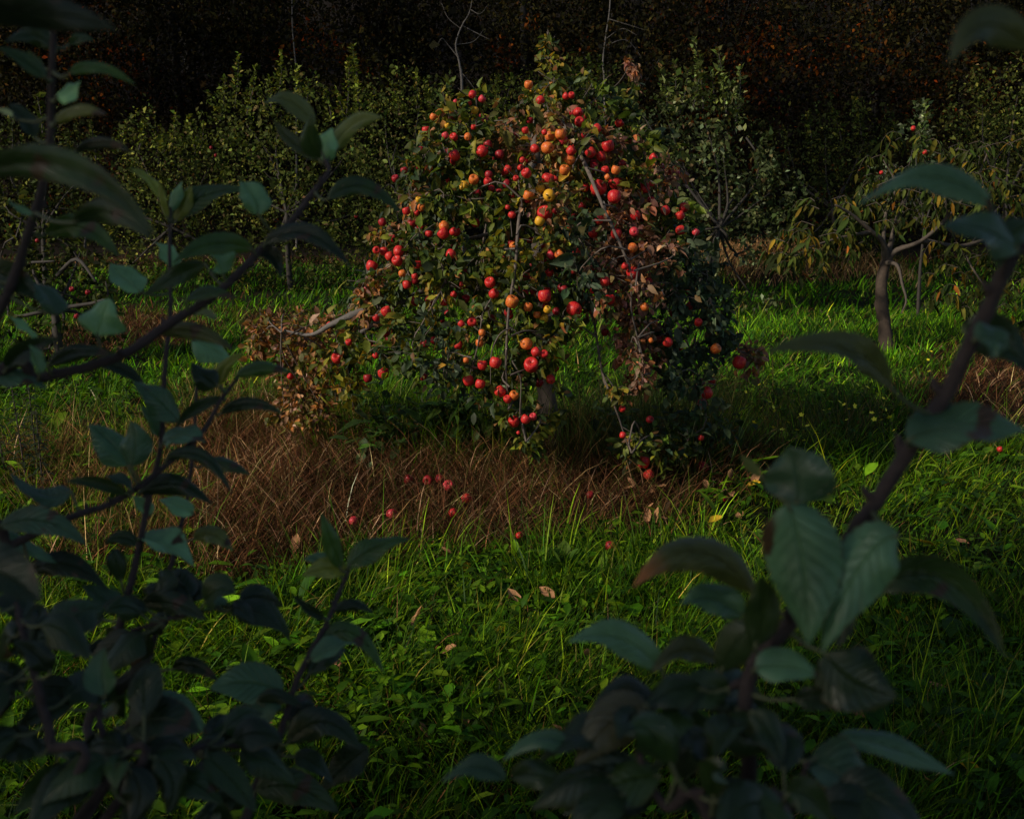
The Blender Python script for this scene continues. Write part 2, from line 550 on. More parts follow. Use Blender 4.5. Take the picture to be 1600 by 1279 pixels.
GREENS = [(0.030, 0.084, 0.002), (0.056, 0.128, 0.003), (0.140, 0.215, 0.006), (0.012, 0.040, 0.002), (0.20, 0.17, 0.03)]
GW = [0.30, 0.28, 0.2, 0.18, 0.04]
STRAWS = [(0.075, 0.031, 0.012), (0.14, 0.062, 0.024), (0.030, 0.013, 0.006), (0.34, 0.21, 0.10), (0.045, 0.060, 0.008)]
SW = [0.32, 0.23, 0.25, 0.09, 0.11]
green, straw = [], []
for n, d0, d1, hm, wm, per, rad in ((150000, 1.7, 4.2, 0.088, 0.0050, 11, .030), (102000, 4.2, 7.5, 0.085, 0.0060, 10, .036), (104000, 7.5, 13, 0.085, 0.010, 6, .05), (34000, 13, 20, 0.10, 0.018, 3, .08)):
    nt_ = n // per
    tx, ty = sample_ground(nt_, d0, d1)
    td = wave(tx, ty, 1.6, 11) + 0.7 * wave(tx, ty, 4.0, 2)
    kt = rng.uniform(-1.3, 0.9, nt_) < td + 0.25
    tx, ty = tx[kt], ty[kt]
    th = np.exp(rng.normal(size=len(tx)) * 0.35) * (1 + 0.45 * wave(tx, ty, 2.2, 8))
    tl = rng.normal(size=(len(tx), 1)) * 0.48 - 0.08
    tyel = rng.uniform(size=(len(tx), 1)) ** 2
    k = np.repeat(np.arange(len(tx)), per)
    ox, oy = rng.normal(size=len(k)) * rad, rng.normal(size=len(k)) * rad
    x, y = tx[k] + ox, ty[k] + oy
    keep = ~dryness(x, y) | (rng.uniform(size=len(k)) < 0.04)
    k, x, y, ox, oy = k[keep], x[keep], y[keep], ox[keep], oy[keep]
    m_ = len(x)
    t = pick_tint(m_, GREENS, GW, 0.25) * np.exp(tl[k]) * (1 + 0.3 * wave(x, y, 1.2, 21)[:, None])
    if d0 > 7: t = t * np.array([[.92, 1.2, 1.0]])
    t = t * (1 + tyel[k] * np.array([[0.6, 0.35, 0.1]]))
    sw = 2.2 * wave(tx, ty, 0.9, 4)[k] + 1.5 * wave(tx, ty, 3.1, 6)[k]
    ra = np.arctan2(oy, ox)
    ld = np.arctan2(np.sin(ra) + 0.9 * np.sin(sw), np.cos(ra) + 0.9 * np.cos(sw)) + rng.normal(size=m_) * 0.35
    le = np.clip(rng.normal(1.25, 0.42, m_) + 0.3 * wave(x, y, 2.5, 13), 0.2, 1.8)
    h = hm * th[k] * np.exp(np.clip(rng.normal(size=m_) * 0.35, -1, .8))
    green.append(blades(x, y, h, wm * rng.uniform(0.6, 1.5, m_), ld, le, np.clip(t, 0.002, 1)))
    x, y = sample_ground(n // 2 if d0 < 7 else n, d0, d1)
    n = len(x); dry = dryness(x, y)
    # dead stalks, thick in the strips and thinly spread in the sward
    keep = dry & (rng.uniform(size=n) < 0.95) | (~dry & (rng.uniform(size=n) < 0.06))
    xg, yg = x[keep], y[keep]; m_ = len(xg)
    h = hm * 1.2 * np.exp(np.clip(rng.normal(size=m_) * 0.45, -1.2, .8))
    le = np.clip(rng.normal(1.5, 0.3, m_), 0.3, 1.85)
    straw.append(blades(xg, yg, h, wm * 0.62 * rng.uniform(0.6, 1.5, m_), rng.uniform(0, 6.28, m_), le,
                        np.clip(pick_tint(m_, STRAWS, SW, 0.5), 0.002, 1)))
# extra tangle in the strip under the tree
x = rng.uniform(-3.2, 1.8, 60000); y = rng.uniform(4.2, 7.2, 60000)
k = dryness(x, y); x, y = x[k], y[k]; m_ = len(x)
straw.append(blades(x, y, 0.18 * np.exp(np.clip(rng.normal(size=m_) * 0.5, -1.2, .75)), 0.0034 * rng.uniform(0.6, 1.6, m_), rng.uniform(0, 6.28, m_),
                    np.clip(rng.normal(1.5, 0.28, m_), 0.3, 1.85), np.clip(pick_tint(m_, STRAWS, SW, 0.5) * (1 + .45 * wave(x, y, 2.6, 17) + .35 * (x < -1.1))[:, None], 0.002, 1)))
# upright tufts: pale standing straw at the left, rank grass round the trunk and to its right
def tufts(pts, per, h, w, cols, cw, lean, dst, r=0.12):
    for (px, py) in pts:
        g = G(px, py)
        x = g[0] + rng.normal(size=per) * r; y = g[1] + rng.normal(size=per) * r
        a = np.arctan2(y - g[1], x - g[0]) + rng.normal(size=per) * 0.5
        dst.append(blades(x, y, h * np.exp(rng.normal(size=per) * 0.3), w * rng.uniform(0.6, 1.4, per), a,
                          np.clip(rng.normal(lean, 0.3, per), 0.05, 1.7), np.clip(pick_tint(per, cols, cw, 0.3), 0.002, 1), 5))
tufts([(random.uniform(60, 260), random.uniform(690, 880)) for _ in range(26)], 60, 0.20, 0.004,
      [(0.26, 0.15, 0.055), (0.15, 0.075, 0.026), (0.10, 0.11, 0.015)], [.35, .3, .35], 0.85, straw)
tufts([(random.uniform(300, 420), random.uniform(560, 660)) for _ in range(10)], 50, 0.2, 0.0045,
      [(0.20, 0.13, 0.045), (0.10, 0.11, 0.015)], [.5, .5], 0.85, straw)
tufts([(random.uniform(540, 830), random.uniform(650, 720)) for _ in range(34)], 80, 0.28, 0.0055, GREENS, GW, 0.8, green)
tufts([(random.uniform(330, 640), random.uniform(640, 690)) for _ in range(30)], 60, 0.2, 0.005, [(0.03, 0.07, 0.004), (0.07, 0.07, 0.014), (0.10, 0.05, 0.02)], [.5, .25, .25], 0.9, green)
tufts([(random.uniform(640, 1150), random.uniform(690, 745)) for _ in range(34)], 50, 0.18, 0.0045, [(0.022, 0.045, 0.004), (0.05, 0.045, 0.010), (0.04, 0.02, 0.008)], [.4, .3, .3], 1.0, green)
tufts([(random.uniform(860, 1130), random.uniform(650, 740)) for _ in range(36)], 70, 0.30, 0.005, [(0.03, 0.055, 0.010), (0.055, 0.08, 0.016), (0.10, 0.085, 0.025), (0.02, 0.04, 0.008)], [.35, .25, .18, .22], 0.8, green)
tufts([(random.uniform(960, 1450), random.uniform(600, 720)) for _ in range(56)], 60, 0.2, 0.005, [(0.03, 0.055, 0.010), (0.055, 0.075, 0.014), (0.10, 0.085, 0.025), (0.16, 0.10, 0.04), (0.02, 0.035, 0.008)], [.3, .2, .2, .12, .18], 0.9, green)
tufts([(random.uniform(480, 1250), random.uniform(870, 960)) for _ in range(34)], 70, 0.16, 0.0055, GREENS, GW, 0.9, green, 0.09)
tufts([(random.uniform(20, 1600), random.uniform(930, 1290)) for _ in range(60)], 50, 0.15, 0.0055, GREENS, GW, 1.0, green, 0.07)
V, Q, T = merge(green)
tag(link('grass', mesh_np('grass', V, Q, tint=T, mats=[M_grass])), kind='stuff')
m_ = 9000
x = rng.uniform(3.0, 6.2, m_); y = rng.normal(18.0, 0.8, m_)
straw.append(blades(x, y, 0.16 * np.exp(rng.normal(size=m_) * .3), rng.uniform(.008, .016, m_), rng.uniform(0, 6.28, m_), np.clip(rng.normal(1.2, .4, m_), .2, 1.8),
                    np.clip(pick_tint(m_, [(0.40, 0.21, 0.08), (0.22, 0.105, 0.045), (0.50, 0.34, 0.12)], [.4, .4, .2], .35), .002, 1)))
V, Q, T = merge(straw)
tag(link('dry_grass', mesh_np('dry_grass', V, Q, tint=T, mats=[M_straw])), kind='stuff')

# broad-leaved ground cover (clover, dandelion leaves) among the blades
gc = []
for n, d0, d1, L0 in ((38000, 1.7, 4.6, 0.038), (26000, 4.6, 9, 0.045)):
    x, y = sample_ground(n, d0, d1)
    k = ~dryness(x, y) & (wave(x, y, 1.4, 31) + rng.normal(size=n) * 0.6 > -0.1)
    x, y = x[k], y[k]; m_ = len(x)
    pos = np.stack([x, y, gz(x, y) + rng.uniform(0.015, 0.10, m_)], -1)
    d = norm(rng.normal(size=(m_, 3)) * [1, 1, 0.35] + [0, 0, 0.25])
    L = L0 * np.exp(rng.normal(size=m_) * 0.5)
    gc.append(leaf_arrays(pos, d, np.array([[0, 0, 1.0]]), L, L * rng.uniform(0.35, 0.6, m_),
                          pick_tint(m_, [(0.038, 0.100, 0.003), (0.10, 0.185, 0.006), (0.018, 0.050, 0.003)], [.42, .33, .25], .35),
                          'mid', rng.uniform(0.1, 0.5, m_), 0.3))
V, Q, T = merge(gc)
tag(link('ground_cover', mesh_np('ground_cover', V, Q, tint=T, mats=[M_grass])), kind='stuff')

# ------------------------------------------------------------------ apples
def apple_mesh(name, mat, seed):
    r_ = np.random.default_rng(seed)
    prof = [(0.0, 0.30), (0.10, 0.335), (0.22, 0.43), (0.36, 0.455), (0.47, 0.36), (0.515, 0.18), (0.51, 0.0), (0.475, -0.18),
            (0.39, -0.34), (0.27, -0.435), (0.16, -0.455), (0.07, -0.42), (0.0, -0.40)]
    seg = 14
    V = [(0, 0, prof[0][1])]
    ph = r_.uniform(0, 6.28)
    for (r, z) in prof[1:-1]:
        for k in range(seg):
            a = 2 * math.pi * k / seg
            rr = r * (1 + 0.025 * math.cos(a + ph) + (0.03 * math.cos(5 * a) if z < -0.2 else 0))
            V.append((rr * math.cos(a), rr * math.sin(a), z * (1 + 0.03 * math.cos(a - ph))))
    V.append((0, 0, prof[-1][1])); last = len(V) - 1
    Qd, Tr = [], []
    for k in range(seg):
        Tr.append((0, 1 + k, 1 + (k + 1) % seg))
    R = len(prof) - 2
    for i in range(R - 1):
        for k in range(seg):
            a = 1 + i * seg + k; b_ = 1 + i * seg + (k + 1) % seg
            Qd.append((a, a + seg, b_ + seg, b_))
    for k in range(seg):
        a = 1 + (R - 1) * seg + k; b_ = 1 + (R - 1) * seg + (k + 1) % seg
        Tr.append((a, last, b_))
    mi = [0] * len(Qd) + [0] * seg + [1] * seg
    # stalk
    n0 = len(V)
    for s, (ox, z) in enumerate(((0, 0.28), (0.03, 0.48), (0.10, 0.66))):
        for k in range(4):
            a = math.pi / 2 * k
            V.append((ox + 0.028 * math.cos(a), 0.028 * math.sin(a), z))
    for s in range(2):
        for k in range(4):
            a = n0 + s * 4 + k; b_ = n0 + s * 4 + (k + 1) % 4
            Qd.append((a, b_, b_ + 4, a + 4)); 
    mi = [0] * (len(Qd) - 8) + [1] * 8 + [0] * seg + [1] * seg
    return mesh_np(name, np.array(V), Qd, Tr, mats=[mat, M_calyx], mat_idx=mi)


APM = {k: [apple_mesh('apple', AP[k], 10 * i + j) for j in range(3)] for i, k in enumerate(AP)}

# ------------------------------------------------------------------ main apple tree
D0 = 6.2
base = G(862, 742)
tree = thing('apple_tree', 'spreading apple tree laden with red and orange apples in the middle of the orchard', 'tree', base)


def shell(px, py):
    nx_ = (px - 835) / 350; ny_ = (py - 520) / 440
    return D0 - 1.0 * math.sqrt(max(0.0, 1 - nx_ ** 2 - ny_ ** 2))


LIMBS = {
    'trunk': ([(862, 748, 0), (860, 690, 0), (852, 600, 0), (848, 520, 0), (845, 430, 0), (838, 320, 0), (836, 250, 0), (840, 185, 0)], [.075, .06, .052, .05, .045, .04, .035, .022]),
    'A': ([(840, 190, 0), (862, 170, -.2), (885, 205, -.5), (915, 255, -.8), (945, 325, -.95), (975, 385, -.98), (992, 430, -.98), (993, 500, -.95), (1002, 560, -.95), (1008, 600, -.95)], [.03, .028, .026, .024, .02, .016, .013, .010, .007, .004]),
    'B': ([(838, 250, 0), (822, 280, -.6), (810, 340, -.95), (803, 420, -1.05), (799, 490, -1.08), (798, 570, -1.05), (794, 640, -1)], [.03, .024, .02, .018, .016, .012, .004]),
    'C': ([(838, 235, 0), (765, 205, -.3), (700, 225, -.5), (655, 290, -.55), (632, 350, -.55), (610, 430, -.5), (570, 500, -.4)], [.03, .026, .022, .018, .015, .011, .005]),
    'D': ([(842, 340, 0), (760, 370, -.4), (680, 385, -.65), (620, 405, -.6), (585, 430, -.5)], [.03, .024, .018, .013, .005]),
    'E': ([(846, 470, 0), (760, 455, -.2), (690, 445, -.4), (630, 475, -.5), (590, 502, -.55), (545, 533, -.55), (522, 550, -.55)], [.036, .03, .028, .03, .026, .02, .010]),
    'F': ([(846, 500, 0), (900, 478, -.4), (926, 495, -.7), (945, 590, -.9), (965, 645, -.9), (987, 708, -.85)], [.024, .02, .016, .014, .012, .005]),
    'G': ([(838, 275, 0), (940, 240, -.1), (1020, 275, -.1), (1075, 370, -.1), (1105, 465, -.15), (1145, 525, -.2), (1172, 560, -.2)], [.03, .025, .02, .016, .013, .010, .004]),
    'H': ([(845, 430, 0), (950, 420, -.1), (1045, 475, -.3), (1082, 555, -.45), (1102, 625, -.5)], [.03, .024, .018, .011, .005]),
    'I': ([(838, 300, 0), (800, 265, .5), (765, 330, .9), (742, 450, 1.05), (730, 540, 1.0)], [.03, .024, .018, .012, .005]),
    'J': ([(842, 310, 0), (930, 285, .7), (1000, 390, 1.0), (1025, 500, 1.1)], [.03, .022, .015, .005]),
    'K': ([(841, 190, 0), (858, 135, .05), (862, 90, .05), (858, 44, .05)], [.018, .011, .007, .003]),
    'L': ([(870, 200, -.2), (930, 160, .0), (965, 130, .1), (992, 98, .1)], [.014, .009, .006, .003]),
    'M': ([(799, 512, -1.08), (785, 527, -1.1), (770, 553, -1.1), (772, 600, -1.1)], [.009, .008, .006, .003]),
    'N': ([(690, 446, -.4), (765, 460, -.9), (753, 505, -1.0), (740, 545, -1.0), (735, 590, -1.0)], [.016, .010, .009, .007, .003]),
    'O': ([(632, 350, -.55), (660, 365, -.7), (700, 420, -.85), (690, 455, -.85)], [.009, .007, .005, .003]),
    'P': ([(800, 560, -1.06), (812, 600, -1.08), (815, 650, -1.05), (822, 690, -1.0)], [.007, .006, .005, .003]),
    'Q': ([(630, 475, -.5), (565, 490, -.6), (520, 508, -.58), (480, 526, -.5), (440, 520, -.4)], [.034, .038, .030, .018, .008]),
}
limb3d = {}
for kx, (pts, rad) in LIMBS.items():
    p3 = np.array([P(a, b_, D0 + dz) for a, b_, dz in pts])
    if kx == 'trunk': p3[0] = base + [0, 0, -0.08]
    limb3d[kx] = (p3, rad, spline(p3, 24))

# clusters of leaves: px, py, radius px, tint class
CL = [(858, 62, 13, 'm'), (862, 95, 20, 'm'), (866, 128, 30, 'm'), (988, 104, 13, 'b'), (925, 140, 42, 'g'), (962, 172, 45, 'g'), (830, 150, 34, 'm'),
      (742, 152, 30, 'm'), (700, 180, 42, 'm'), (735, 200, 46, 'g'), (660, 245, 36, 'g'), (700, 250, 44, 'g'), (745, 250, 40, 'g'), (790, 200, 36, 'b'),
      (870, 190, 40, 'b'), (850, 235, 46, 'b'), (900, 225, 42, 'm'), (950, 235, 40, 'b'), (1000, 215, 42, 'g'), (1035, 265, 36, 'b'), (1000, 280, 36, 'm'),
      (640, 310, 28, 'b'), (690, 305, 44, 'g'), (735, 310, 36, 'g'), (810, 285, 40, 'g'), (798, 335, 44, 'g'), (860, 300, 40, 'b'), (915, 290, 42, 'm'),
      (975, 300, 40, 'b'), (1040, 325, 40, 'g'), (1070, 350, 32, 'g'), (602, 372, 28, 'b'), (650, 375, 42, 'g'), (700, 385, 44, 'g'), (755, 395, 40, 'g'),
      (800, 400, 36, 'm'), (850, 380, 38, 'm'), (900, 370, 40, 'k'), (965, 345, 40, 'b'), (975, 395, 42, 'b'), (1020, 390, 40, 'b'), (1070, 395, 44, 'k'),
      (1105, 430, 36, 'k'), (575, 435, 32, 'b'), (635, 430, 44, 'g'), (695, 440, 44, 'm'), (750, 445, 44, 'g'), (815, 450, 46, 'g'), (865, 440, 44, 'g'),
      (905, 430, 36, 'k'), (945, 430, 40, 'b'), (1000, 445, 38, 'b'), (1055, 455, 44, 'k'), (1095, 480, 32, 'k'), (560, 500, 34, 'm'), (615, 495, 42, 'g'),
      (675, 510, 46, 'k'), (740, 510, 40, 'm'), (800, 520, 42, 'g'), (850, 530, 36, 'm'), (985, 500, 32, 'b'), (1050, 520, 36, 'k'), (1085, 545, 32, 'k'), (1145, 525, 26, 'k'),
      (1172, 548, 22, 'b'), (500, 515, 38, 'b'), (455, 505, 32, 'b'), (415, 500, 22, 'b'), (480, 560, 44, 'b'), (525, 545, 38, 'm'), (440, 545, 26, 'b'), (470, 610, 34, 'b'), (445, 640, 22, 'b'), (545, 590, 30, 'm'), (405, 530, 22, 'b'), (500, 640, 26, 'b'), (540, 510, 30, 'm'), (585, 470, 30, 'b'), (520, 580, 30, 'm'),
      (590, 545, 38, 'm'), (645, 555, 40, 'g'), (700, 560, 38, 'k'), (738, 580, 34, 'y'), (790, 585, 38, 'g'), (835, 580, 34, 'g'), (985, 552, 20, 'b'), (1012, 535, 26, 'b'),
      (1000, 590, 16, 'b'), (815, 640, 28, 'g'), (845, 660, 24, 'm'), (825, 690, 20, 'g'), (1000, 680, 32, 'g'), (1040, 690, 30, 'g'), (985, 715, 22, 'm'),
      (1095, 605, 24, 'k'), (1075, 690, 22, 'g'), (960, 610, 16, 'm'), (1060, 590, 22, 'k'), (880, 500, 26, 'g'), (1120, 500, 22, 'k')]
TC = {
    'g': ([(0.050, 0.072, 0.010), (0.095, 0.115, 0.012), (0.025, 0.042, 0.012), (0.20, 0.185, 0.018), (0.20, 0.10, 0.035), (0.09, 0.12, 0.06)], [.33, .24, .19, .09, .10, .05]),
    'm': ([(0.066, 0.086, 0.011), (0.17, 0.155, 0.015), (0.030, 0.048, 0.009), (0.30, 0.19, 0.020), (0.26, 0.11, 0.035)], [.34, .24, .16, .14, .12]),
    'b': ([(0.26, 0.125, 0.055), (0.34, 0.14, 0.035), (0.15, 0.072, 0.035), (0.12, 0.115, 0.022), (0.42, 0.26, 0.16)], [.24, .20, .22, .28, .06]),
    'q': ([(0.27, 0.140, 0.085), (0.22, 0.10, 0.055), (0.36, 0.22, 0.16), (0.14, 0.068, 0.042), (0.34, 0.12, 0.04), (0.10, 0.11, 0.03)], [.25, .21, .09, .20, .13, .12]),
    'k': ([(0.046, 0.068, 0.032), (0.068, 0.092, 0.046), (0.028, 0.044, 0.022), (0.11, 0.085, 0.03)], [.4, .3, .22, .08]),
    'y': ([(0.10, 0.12, 0.02), (0.26, 0.19, 0.03), (0.05, 0.075, 0.016)], [.4, .35, .25]),
}
pos, dirs, tints = [], [], []
twigs = {k_: Tubes() for k_ in limb3d}
allpts = np.concatenate([limb3d[k_][2] for k_ in limb3d]); owner = np.repeat(list(limb3d), 24)


def cluster(c, r3, n, cls):
    ns = max(4, n // 11)
    e = rand_dir(ns) * (0.5 + 1.15 * rng.uniform(size=(ns, 1)) ** 0.9)
    e[:, 2] -= 0.28
    k = rng.integers(0, ns, n)
    f = rng.uniform(0.15, 1.0, (n, 1)) ** 0.75
    ax = e[k] * r3 * np.array([1.05, 1.15, 1.15])
    q = c + ax * f + np.array([0, 0, -0.25]) * r3 * f ** 2 + rng.normal(size=(n, 3)) * 0.013
    q[:, 2] = np.maximum(q[:, 2], 0.04)
    d = norm(norm(ax) * 0.7 + rand_dir(n) * 0.9 + np.array([0, -0.2, -0.3]))
    cols, w = TC[cls]
    tw = np.repeat(np.exp(rng.normal(size=(ns, 1)) * 0.22), 3, axis=1)
    pos.append(q); dirs.append(d); tints.append(np.clip(pick_tint(n, cols, w, 0.26) * tw[k], 0.003, .8))


for (px, py, r, cls) in CL:
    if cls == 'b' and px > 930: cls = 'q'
    d_ = shell(px, py) + rng.uniform(0.0, 0.18)
    c = P(px, py, d_); r3 = r * d_ / FPX
    if c[2] - r3 < 0.03: c[2] = r3 + 0.03
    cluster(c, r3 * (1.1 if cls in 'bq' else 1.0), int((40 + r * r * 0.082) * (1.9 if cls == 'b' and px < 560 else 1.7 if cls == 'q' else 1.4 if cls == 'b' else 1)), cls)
    k_ = np.argmin(np.linalg.norm(allpts - c, axis=1)); a = allpts[k_]; o_ = owner[k_]
    mid_ = (a + c) / 2 + rng.normal(size=3) * 0.03 + [0, 0, 0.04]
    twigs[o_].add([a, mid_, c + [0, 0, r3 * 0.2], c + rng.normal(size=3) * r3 * 0.5 - [0, 0, r3 * 0.6]], [.005, .004, .003, .0015], 5, 9)
    for _ in range(3):
        e = c + rand_dir(1)[0] * r3
        twigs[o_].add([c, (c + e) / 2 + rng.normal(size=3) * 0.01, e], [.0028, .0022, .0012], 4, 5)
    # the far side of the crown
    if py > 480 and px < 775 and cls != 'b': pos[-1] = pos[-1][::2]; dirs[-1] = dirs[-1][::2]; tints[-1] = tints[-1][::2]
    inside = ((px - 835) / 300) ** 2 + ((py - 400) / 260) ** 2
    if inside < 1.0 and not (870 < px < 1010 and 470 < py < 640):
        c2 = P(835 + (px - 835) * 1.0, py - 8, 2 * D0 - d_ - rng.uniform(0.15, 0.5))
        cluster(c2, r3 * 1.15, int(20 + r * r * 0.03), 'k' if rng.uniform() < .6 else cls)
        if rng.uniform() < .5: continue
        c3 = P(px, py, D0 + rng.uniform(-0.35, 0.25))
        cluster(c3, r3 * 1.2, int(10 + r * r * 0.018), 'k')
pos = np.concatenate(pos); dirs = np.concatenate(dirs); tints = np.concatenate(tints)

APPLES = """738,148,r,11 753,155,p,9 733,161,r,8 741,173,y,11 677,183,o,10 712,159,p,6 666,204,r,11 722,201,d,12 757,190,d,12 696,212,p,10 709,215,r,12 731,214,o,10
752,181,d,7 740,199,r,7 699,197,y,7 711,243,r,14 753,237,r,14 646,265,d,12 670,264,o,12 658,233,d,7 725,290,y,12 740,281,o,13 635,330,r,11 659,324,o,11 654,312,y,8 651,333,r,8
694,354,o,14 693,365,r,14 708,362,r,11 658,357,d,11 670,366,r,10 588,391,r,10 600,393,r,11 609,401,r,13 623,393,r,13 621,408,r,14 704,397,r,13 581,416,r,14 653,414,r,12
628,427,o,10 636,445,r,12 573,451,d,12 577,436,d,9 705,418,d,11 727,426,d,12 743,441,d,9 648,432,r,8 717,448,d,11 826,133,o,12 844,157,r,12 893,149,r,8 821,204,r,10 828,188,d,9
876,210,o,14 880,219,p,12 859,213,o,13 856,231,o,15 892,236,r,13 891,250,o,13 882,266,o,15 856,281,r,18 845,294,y,11 858,306,y,15 825,306,o,13 852,334,r,20 843,346,y,14
813,262,r,8 823,271,r,13 806,279,r,8 816,250,r,8 793,324,r,7 802,385,o,11 874,398,o,12 860,399,p,12 851,207,r,8 904,176,r,14 918,181,d,11 905,191,r,13 933,201,r,12 893,207,d,8
950,229,r,15 923,239,r,13 939,245,r,13 928,255,d,11 946,266,r,11 962,266,o,13 949,277,o,8 934,294,r,19 962,287,r,17 960,308,r,17 1021,247,r,11 1004,263,d,9 1007,294,r,14 1018,287,p,8
1031,262,d,13 1052,272,d,17 1017,315,d,13 1040,329,r,12 1068,325,r,12 1063,337,r,12 993,337,r,13 1063,360,r,14 1087,363,p,9 936,343,r,13 949,334,o,9 963,366,r,14 991,362,p,12 960,352,r,8
988,388,o,14 995,398,d,8 976,416,r,9 989,427,r,16 945,440,r,12 897,340,d,11 898,483,r,19 820,432,d,11 901,430,d,12 851,463,r,19 833,455,d,10 766,442,r,15 771,459,r,14 825,480,o,12
855,484,y,10 850,498,y,12 839,492,o,9 800,472,o,17 837,550,r,12 822,537,o,17 827,549,d,10 850,553,r,11 830,571,r,19 672,470,d,13 650,470,d,13 604,487,r,14 709,460,r,8 737,503,r,13
721,506,r,9 728,467,d,10 749,536,o,11 716,539,r,12 753,520,o,9 678,532,d,10 664,538,d,12 588,497,r,9 602,520,d,12 607,530,d,9 545,535,r,9 515,508,r,9 527,560,r,14 599,583,r,14
575,591,d,11 662,589,d,11 587,556,r,8 454,588,r,8 578,537,d,9 754,571,r,13 774,567,r,15 728,563,o,8 732,595,r,14 750,600,r,13 782,612,r,16 803,618,o,12 793,624,r,11
803,659,r,15 821,655,r,13 833,651,p,10 810,676,r,5 953,468,r,14 1007,480,o,12 1053,489,d,12 1066,494,d,14 1091,504,r,11 1061,434,d,10 1044,535,r,12 1060,541,d,13 1017,532,o,7
1030,530,d,9 945,519,d,11 1118,545,o,13 1133,541,d,8 1155,567,r,16 1104,614,r,17 1096,631,d,13 1095,597,d,10 1112,595,d,11 1086,606,d,8 968,618,o,12 972,639,r,9 973,680,r,9 1005,722,r,16
1014,742,r,14 1095,684,r,9 1015,655,d,10 843,598,d,10 1002,340,d,12 690,500,d,10 700,490,d,10 760,400,d,9 785,405,d,11 710,384,d,9 830,415,d,10"""
apples = []
for tok in APPLES.split():
    a, b_, cls, r = tok.split(',')
    px, py, r = float(a), float(b_), float(r)
    dd = shell(px, py) - 0.02 + (0.24 if cls == 'd' else 0) + rng.uniform(-0.05, 0.08)
    c = P(px, py, dd)
    R_ = r * rng.uniform(.54, .64) * dd / FPX
    apples.append((px, py, r, dd, c, R_, cls))
for _ in range(110):
    px, py = rng.normal(850, 140), rng.normal(350, 120)
    if ((px - 835) / 300) ** 2 + ((py - 390) / 270) ** 2 > .9 or (870 < px < 970 and 480 < py): continue
    cls = 'd' if rng.uniform() < .65 else 'r'
    r = rng.uniform(10, 13); dd = shell(px, py) + rng.uniform(.03, .3)
    apples.append((px, py, r, dd, P(px, py, dd), r * .55 * dd / FPX, cls))
# keep leaves from burying the apples that show
lx, ly, ldp = proj(pos)
kill = np.zeros(len(pos), bool)
for (px, py, r, dd, c, R_, cls) in apples:
    m_ = (np.hypot(lx - px, ly - py) < r * .85) & (ldp < dd + 0.03) & (rng.uniform(size=len(pos)) < (0.4 if cls == 'd' else 0.82))
    kill |= m_ & (rng.uniform(size=len(pos)) < 0.9)
pos, dirs, tints = pos[~kill], dirs[~kill], tints[~kill]
NL = len(pos)
Ls = 0.045 * np.exp(rng.normal(size=NL) * 0.28); Ls = Ls * np.where(tints[:, 0] > 1.25 * tints[:, 1], .80, 1.0); Ws = Ls * rng.uniform(0.45, 0.72, NL)
curls = rng.uniform(-0.1, 0.55, NL); folds = rng.uniform(0.05, 0.8, NL)
rolls = rng.normal(size=NL) * 0.9
up_ = norm(np.array([[0, -0.35, 1.0]]))
lx, ly, ldp = proj(pos)
score = Ls / ldp
front = ldp < np.array([shell(a, b_) for a, b_ in zip(lx, ly)]) + 0.1
order = np.argsort(-(score * np.where(front, 1.0, 0.4)))
single = order[:300]; rest = order[300:]
V, Q, T = leaf_arrays(pos[rest] - base, dirs[rest], up_, Ls[rest], Ws[rest], tints[rest], 'mid', curls[rest], folds[rest], rolls[rest])
tag(link('foliage', mesh_np('foliage', V, Q, tint=T, mats=[M_leaf]), tree), kind='stuff')
for i in single:
    V, Q, T = leaf_arrays(np.zeros((1, 3)), dirs[i:i + 1], up_, Ls[i:i + 1], Ws[i:i + 1], tints[i:i + 1], 'mid', curls[i:i + 1], folds[i:i + 1], rolls[i:i + 1])
    link('leaf', mesh_np('leaf', V, Q, tint=T, mats=[M_leaf]), tree, pos[i] - base)
for k_, (p3, rad, sm) in limb3d.items():
    tb = Tubes()
    tb.add(p3 if k_ == 'trunk' else p3 + rng.normal(size=p3.shape) * (0.003 if k_ in 'EQ' else 0.012) + [0, 0.07, 0], np.array(rad) * (1 if k_ == 'trunk' else 0.55 if k_ in 'EQ' else 0.42), 9 if k_ == 'trunk' else 7, len(p3) * 5, 0.10)
    name = 'trunk' if k_ == 'trunk' else 'branch'
    o = link(name, tb.mesh(name, M_grey if k_ in 'EQ' else M_bark, base), tree)
    if twigs[k_].n:
        tag(link('twigs', twigs[k_].mesh('twigs', M_bark, base), o), kind='stuff')
for j, (px, py, r, dd, c, R_, cls) in enumerate(apples):
    o = link('apple', APM[cls][j % 3], tree, c - base)
    o.scale = (R_ / 0.51,) * 3
    o.rotation_euler = (rng.normal() * 0.55, rng.normal() * 0.55, rng.uniform(0, 6.28))

